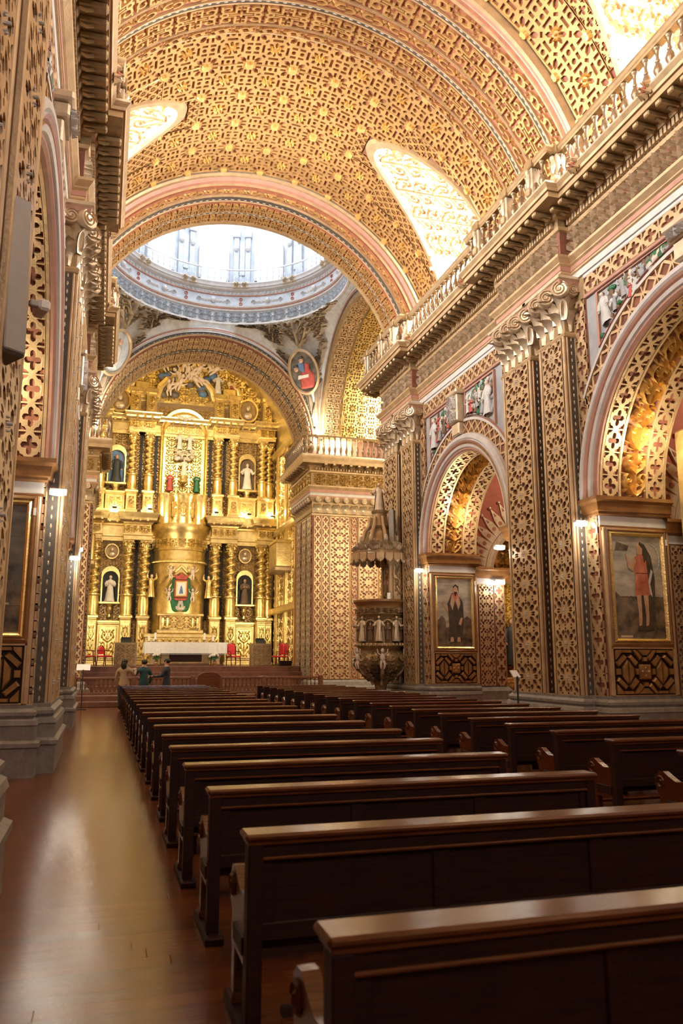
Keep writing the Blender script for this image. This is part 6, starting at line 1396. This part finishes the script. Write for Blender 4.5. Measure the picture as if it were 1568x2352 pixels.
# ------------------------------------------------------------------ sanctuary furniture
SZ = 1.5
at = root('altar_table', 'long altar table with gilded front below a white fringed cloth', 'table', (3.98, 41.0, SZ))
b = MB(); b.bbox(-1.95, -.5, 1.06, 1.95, .5, 1.14, 'cornwood', .01); b.build('tabletop', at)
b = MB(); b.bbox(-1.2, -.3, .08, 1.2, .3, 1.06, 'dgold', .03); b.bbox(-.8, -.33, .2, .8, -.28, .8, 'oakdark', .02); b.build('base', at)
for x in (-1.5, 1.5): b = MB(); b.bbox(x-.2, -.3, 0, x+.2, .3, 1.06, 'gold', .03); b.build('leg', at)
b = MB(); b.bbox(-1.9, -.45, 0, 1.9, .45, .08, 'stepwood', .01); b.build('plinth', at)
ct = MB(); nx = 60; rows = []
for (y, z, w2) in ((.53, .70, 0), (.53, 1.145, 0), (-.53, 1.15, 0), (-.54, 1.05, .4), (-.55, .62, 1)): rows.append([(-2.02+4.04*i/nx, y-.02*w2*sin(i*1.9), z-.01*w2*(i % 2)) for i in range(nx+1)])
ct.grid(np.array(rows), 'cloth')
for sx in (-1, 1): ct.grid(np.array([[(sx*(2.02+.01*k), y, z) for y in np.linspace(-.54, .53, 8)] for k, z in enumerate((1.148, .9, .62))]), 'cloth')
for i in range(90): x = -2.0+4.0*i/89; ct.box(x-.006, -.57, .54, x+.006, -.56, .62, 'cloth')
o = ct.build('altar_cloth', smooth=60); o.location = (3.98, 41.0, SZ); tag(o, 'white fringed cloth hanging over the altar table', 'tablecloth')
def candle(x, y, z, h, label, stand=0):
    r = root('candle', label, 'candle', (x, y, z), 0, 'altar candles'); b = MB(); b.lathe([(.001, stand), (.055, stand), (.055, stand+h), (.04, stand+h+.01), (.001, stand+h+.005)], 'wax', 10); b.build('wax_body', r); b = MB(); b.tube([(0, 0, stand+h), (0, 0, stand+h+.04)], .006, 'black', 5); b.build('wick', r)
    b = MB(); b.lathe([(.001, 0), (.09, 0), (.09, .02), (.03, .04)]+([(.025, stand*.5), (.04, stand*.55), (.02, stand-.06)] if stand > .1 else [])+[(.07, max(.05, stand-.02)), (.07, stand+.02)], 'dgold', 10); b.build('holder', r)
candle(2.2, 40.9, SZ+1.16, .28, 'short thick candle at the left end of the altar', .04); candle(2.42, 41.0, SZ+1.16, .12, 'lowest stubby candle at the left end of the altar', .04)
candle(2.52, 41.25, SZ+1.16, .34, 'tall candle on a holder at the left end of the altar', .12); candle(4.95, 41.25, SZ+1.16, .34, 'tall candle on a holder on the right half of the altar', .12); candle(5.35, 40.95, SZ+1.16, .30, 'thick white candle near the right end of the altar', .05)
def flowers(x, y, z, label, n, sc):
    r = root('flower_arrangement', label, 'flowers', (x, y, z)); rnd = random.Random(n); b = MB(); b.lathe([(.001, 0), (.09, 0), (.12, .12), (.08, .2), (.1, .24)], 'robewhite' if sc < 1 else 'cornwood', 10); b.build('vase', r)
    l = MB(); p = MB()
    for i in range(n):
        a = rnd.uniform(0, 2*pi); q = rnd.uniform(0, .26); h = .42+.28*(1-q/.3)*rnd.uniform(.6, 1); l.tube([(0, 0, .2), (q*.6*cos(a), q*.6*sin(a), .34), (q*cos(a), q*sin(a), h)], .008, 'leafgreen', 4); V, F = leafblob(0, 0, .2, .08, rnd.uniform(0, 6), .03); l.add(np.stack([q*.8*cos(a)+V[:, 0], q*.8*sin(a)+V[:, 2], h*.75+V[:, 1]], -1), F, 'leafgreen')
        p.ell((q*cos(a), q*sin(a), h), (.07, .07, .06), 'robewhite', 6, 5)
    l.build('stems', r); p.build('blossoms', r, smooth=60, kind='stuff')
flowers(2.55, 40.05, SZ, 'white flower arrangement on the floor at the left front of the altar', 16, 1); flowers(5.35, 40.05, SZ, 'white flower arrangement on the floor at the right front of the altar', 18, 1)
def ambo(x, y, label):
    r = root('lectern', label, 'lectern', (x, y, SZ)); b = MB(); b.bbox(-.5, -.25, 0, .5, .25, 1.08, 'dgold', .02); b.build('body', r)
    b = MB(); fill(b, 'acanthus', flat((0, -.25, 0), (1, 0, 0), (0, 0, 1), (0, -1, 0)), -.46, .46, .06, 1.02, 2, 2, .04, 'gold'); b.build('carved_front', r, kind='stuff')
    b = MB(); b.add([(-.24, -.1, 1.09), (.24, -.1, 1.09), (.24, .22, 1.28), (-.24, .22, 1.28), (-.24, -.1, 1.06), (.24, -.1, 1.06), (.24, .22, 1.24), (-.24, .22, 1.24)], [(0, 1, 2, 3), (4, 7, 6, 5), (0, 4, 5, 1), (1, 5, 6, 2), (2, 6, 7, 3), (3, 7, 4, 0)], 'black'); b.bbox(-.22, .18, 1.2, .22, .22, 1.34, 'black', .01); b.build('book_rest', r)
ambo(1.05, 39.0, 'left gilded lectern with black book rest beside the altar'); ambo(7.42, 39.0, 'right gilded lectern with black book rest beside the altar')
def chair(x, y, rz, label, arms=True, h=1.15):
    r = root('armchair', label, 'chair', (x, y, SZ), rz)
    b = MB(); b.bbox(-.27, -.26, .42, .27, .26, .5, 'redcloth', .03); b.build('seat', r)
    b = MB(); b.bbox(-.23, .22, .56, .23, .28, h-.12, 'redcloth', .04); b.ell((0, .25, h-.14), (.22, .035, .12), 'redcloth', 10, 6); b.build('backrest', r)
    b = MB()
    for sx in (-1, 1): b.tube([(sx*.27, .26, .4), (sx*.27, .27, h-.2), (sx*.2, .27, h-.05), (0, .27, h+.03)], .022, 'oak', 6)
    b.build('back_frame', r)
    for sx in (-1, 1):
        if arms: b = MB(); b.tube([(sx*.28, .25, .74), (sx*.29, .0, .73), (sx*.29, -.2, .70)], .025, 'oak', 6); b.tube([(sx*.28, -.2, .70), (sx*.27, -.2, .42)], .02, 'oak', 6); b.build('armrest', r)
        for yy in (-.23, .24): b = MB(); b.tube([(sx*.25, yy, .43), (sx*.27, yy*1.05, .2), (sx*.25, yy*1.15, 0)], [.03, .025, .025], 'oak', 6); b.build('leg', r)
chair(6.5, 41.5, 0.35, 'red velvet armchair with rounded back right of the altar'); chair(8.55, 40.3, -1.2, 'red velvet chair behind the right lectern, nearer of two', False); chair(9.0, 41.4, -1.4, 'red velvet chair by the right chancel wall, farther of two', True)
chair(-.55, 40.2, 1.4, 'red velvet chair with high back at the far left of the sanctuary', True, 1.25); chair(.15, 40.8, .9, 'dark armchair with red seat left of the left lectern', True, .95)
b = MB(); b.bbox(-.3, -.15, 0, .3, .15, .25, 'oakdark', .02); b.build('kneeling_box', None); o = bpy.data.objects['kneeling_box']; o.location = (8.75, 39.4, SZ); tag(o, 'low dark wooden kneeling box in front of the right-hand red chairs', 'box')

# ------------------------------------------------------------------ aisle altarpieces glimpsed through the arches
def side_altar(s, y, x, rz, label):
    r = root('side_altar', label, 'altarpiece', (x, y, 0), rz); b = MB(); b.bbox(-1.5, -.1, 0, 1.5, .3, 6.3, 'retable', .05); V, F = PAT['acanthus']; fill(b, 'acanthus', flat((0, -.1, 0), (1, 0, 0), (0, 0, 1), (0, -1, 0)), -1.45, 1.45, .2, 6.2, 5, 10, .14, 'shine'); b.build('back_panel', r)
    b = MB(); b.bbox(-1.4, -.7, 0, 1.4, -.1, 1.05, 'gold', .03); b.bbox(-1.5, -.75, 1.05, 1.5, -.1, 1.2, 'shine', .03); fill(b, 'acanthus', flat((0, -.7, 0), (1, 0, 0), (0, 0, 1), (0, -1, 0)), -1.3, 1.3, .1, 1.0, 4, 1, .1, 'shine'); b.build('altar_block', r)
    for xx in (-1.25, -.8, .8, 1.25): put(col1, 'twisted_column', r, (xx, -.35, 1.5), (0, 0, xx), (.7, .7, .62)); put(rcap, 'column_capital', r, (xx, -.35, 3.9), scale=(.55, .55, .6))
    b = MB(); b.bbox(-1.55, -.65, 4.25, 1.55, -.1, 4.6, 'shine', .06); b.tube([(-1.4, -.3, 4.6), (-.9, -.35, 5.6), (0, -.35, 6.2), (.9, -.35, 5.6), (1.4, -.3, 4.6)], .16, 'shine', 8); b.build('cornice', r)
    put(_rm['black'], 'niche_statue', r, (0, -.45, 1.6), (0, 0, pi), (1.5, 1.5, 1.5)); 
    point('side_altar_light', (x+(.9*sin(rz)+0), y-1.6, 3.6), 45, WARM, .12)
side_altar(1, 24.4, 12.95, 0, 'gilded side altar glimpsed through the farther right arch'); side_altar(1, 12.75, 12.38, 0, 'gilded side altar in the aisle beside the red tunic painting'); 

# ------------------------------------------------------------------ visitors by the rail
def person(label, x, y, z, rz, h, coat, legs, hairm, arms, longhair):
    r = root('person', label, 'person', (x, y, z), rz); k = h/1.65
    me = bpy.data.meshes.new('body'); J = [(0, 0, .92, .13), (0, 0, 1.08, .12), (0, 0, 1.24, .135), (0, 0, 1.34, .12), (0, .01, 1.43, .05), (0, .02, 1.52, .075), (0, .02, 1.60, .07)]
    E = [(i, i+1) for i in range(6)]; V = list(J)
    for sx, arm in ((-1, arms[0]), (1, arms[1])):
        n0 = len(V); V += [(sx*.17, 0, 1.33, .065), (*[sx*arm[0][0], *arm[0][1:]], .05), (*[sx*arm[1][0], *arm[1][1:]], .038), (*[sx*arm[2][0], *arm[2][1:]], .035)]; E += [(3, n0), (n0, n0+1), (n0+1, n0+2), (n0+2, n0+3)]
        n0 = len(V); V += [(sx*.09, 0, .82, .10), (sx*.10, .01, .48, .068), (sx*.10, -.01, .10, .045), (sx*.11, .12, .04, .04)]; E += [(0, n0), (n0, n0+1), (n0+1, n0+2), (n0+2, n0+3)]
    me.from_pydata([v[:3] for v in V], E, []); o = bpy.data.objects.new('body', me); COL.objects.link(o)
    md = o.modifiers.new('s', 'SKIN'); sv = me.skin_vertices[0].data
    for i, v in enumerate(V): sv[i].radius = (v[3], v[3]*(.78 if i < 4 else 1))
    sv[0].use_root = True; o.modifiers.new('u', 'SUBSURF').levels = 1
    dg = bpy.context.evaluated_depsgraph_get(); dg.update(); m2 = bpy.data.meshes.new_from_object(o.evaluated_get(dg)); bpy.data.objects.remove(o)
    m2.name = 'body'
    for m_ in (coat, legs, 'skin', 'black'): m2.materials.append(M[m_])
    for p in m2.polygons:
        c = p.center; p.use_smooth = True; hand = abs(c.x) > .12 and any(math.dist(c, (sx*a[2][0], a[2][1], a[2][2])) < .07 for sx, a in ((-1, arms[0]), (1, arms[1])))
        p.material_index = 3 if c.z < .09 else 1 if (c.z < .80 and abs(c.x) < .19) else 2 if (c.z > 1.42 or hand) else 0
    put(m2, 'body', r, scale=(k*1.2, k*1.2, k))
    b = MB(); b.ell((0, -.005, 1.585), (.085, .095, .09), hairm, 12, 8)
    if longhair: b.ell((0, -.06, 1.47), (.09, .05, .14), hairm, 10, 8)
    o = put(b.build('hair', mesh_only=True, smooth=60), 'hair', r, scale=(k*1.2, k*1.2, k))
    b = MB()
    for sx in (-1, 1):
        b.ell((sx*.03, .085, 1.565), (.012, .008, .008), 'black', 6, 4); b.ell((sx*.078, .015, 1.55), (.012, .02, .028), 'skin', 6, 5)
        a = arms[0 if sx < 0 else 1][2]
        for f in range(5): q = (f-2)*.014; b.tube([(sx*a[0]+q, a[1]+.02, a[2]), (sx*a[0]+q*1.2, a[1]+.06, a[2]+.01), (sx*a[0]+q*1.1, a[1]+(.085 if f not in (0, 4) else .07), a[2]-.01)], [.009, .008, .006], 'skin', 5)
    b.ell((0, .10, 1.545), (.011, .016, .02), 'skin', 6, 5); b.ell((0, .09, 1.51), (.022, .008, .006), 'robered', 6, 4)
    put(b.build('face_and_fingers', mesh_only=True, smooth=60), 'face_and_fingers', r, scale=(k*1.2, k*1.2, k))
    return r
raise_ = [(.24, .10, 1.12), (.18, .30, 1.28), (.12, .36, 1.36)]; down = [(.24, .0, 1.08), (.24, .08, .86), (.23, .12, .80)]; fwd = [(.25, .06, 1.10), (.20, .28, 1.08), (.16, .38, 1.10)]
person('woman with long dark hair and beige coat raising a phone, leftmost of three visitors', .80, 29.75, 0, -.5, 1.78, 'beige', 'navy', 'hair', (down, raise_), True)
person('visitor in a dark teal jacket, middle of the three by the altar rail', 1.50, 30.3, 0, .5, 1.76, 'teal', 'navy', 'hair', (raise_, down), False)
person('visitor in a black jacket turned left, rightmost of three by the altar rail', 2.27, 29.75, 0, 1.2, 1.80, 'navy', 'black', 'hair', (fwd, fwd), False)
for s in (-1, 1):
    for y_ in (11.6, 19.8): point('aisle_light', (XC+s*8.6, y_, 7.6), 130, WARM, .25)
# ------------------------------------------------------------------ warm lamps of transepts, chancel and crossing
area('chancel_flood', (XC, 38.9, 15.0), (XC, 47.6, 12.5), 5.0, .6, 470, WARM, radians(150))
for s in (-1, 1):
    area('chancel_side_light', (XC+s*5.2, 38.9, 5.0), (XC-s*1.0, 47.6, 5.0), .5, 4.0, 150, WARM, radians(140))
    point('transept_light', (XC+s*6.0, 34.6, 11.7), 220, WARM, .15); point('transept_light', (XC+s*9.0, 31.0, 12.4), 420, WARM, .2)
    area('transept_flood', (XC+s*8.5, 27.2, 7.5), (XC+s*7.0, 34.6, 4.5), 2.5, 2.5, 300, WARM, radians(140))
for s, nm in ((1, 'right'), (-1, 'left')):
    r = root('gallery_lamp', 'small bright lamp on the railed ledge of the %s crossing pier' % nm, 'lamp', (XC+s*5.05, 34.75, 11.0))
    put(up_b, 'base', r, scale=(1, 1, 7)); b = MB(); b.ell((0, 0, 1.2), (.09, .09, .11), 'lamp', 10, 8); b.build('bulb', r, smooth=60)
    point('gallery_lamp_light', (XC+s*4.7, 34.0, 12.5), 260, LAMP, .12)
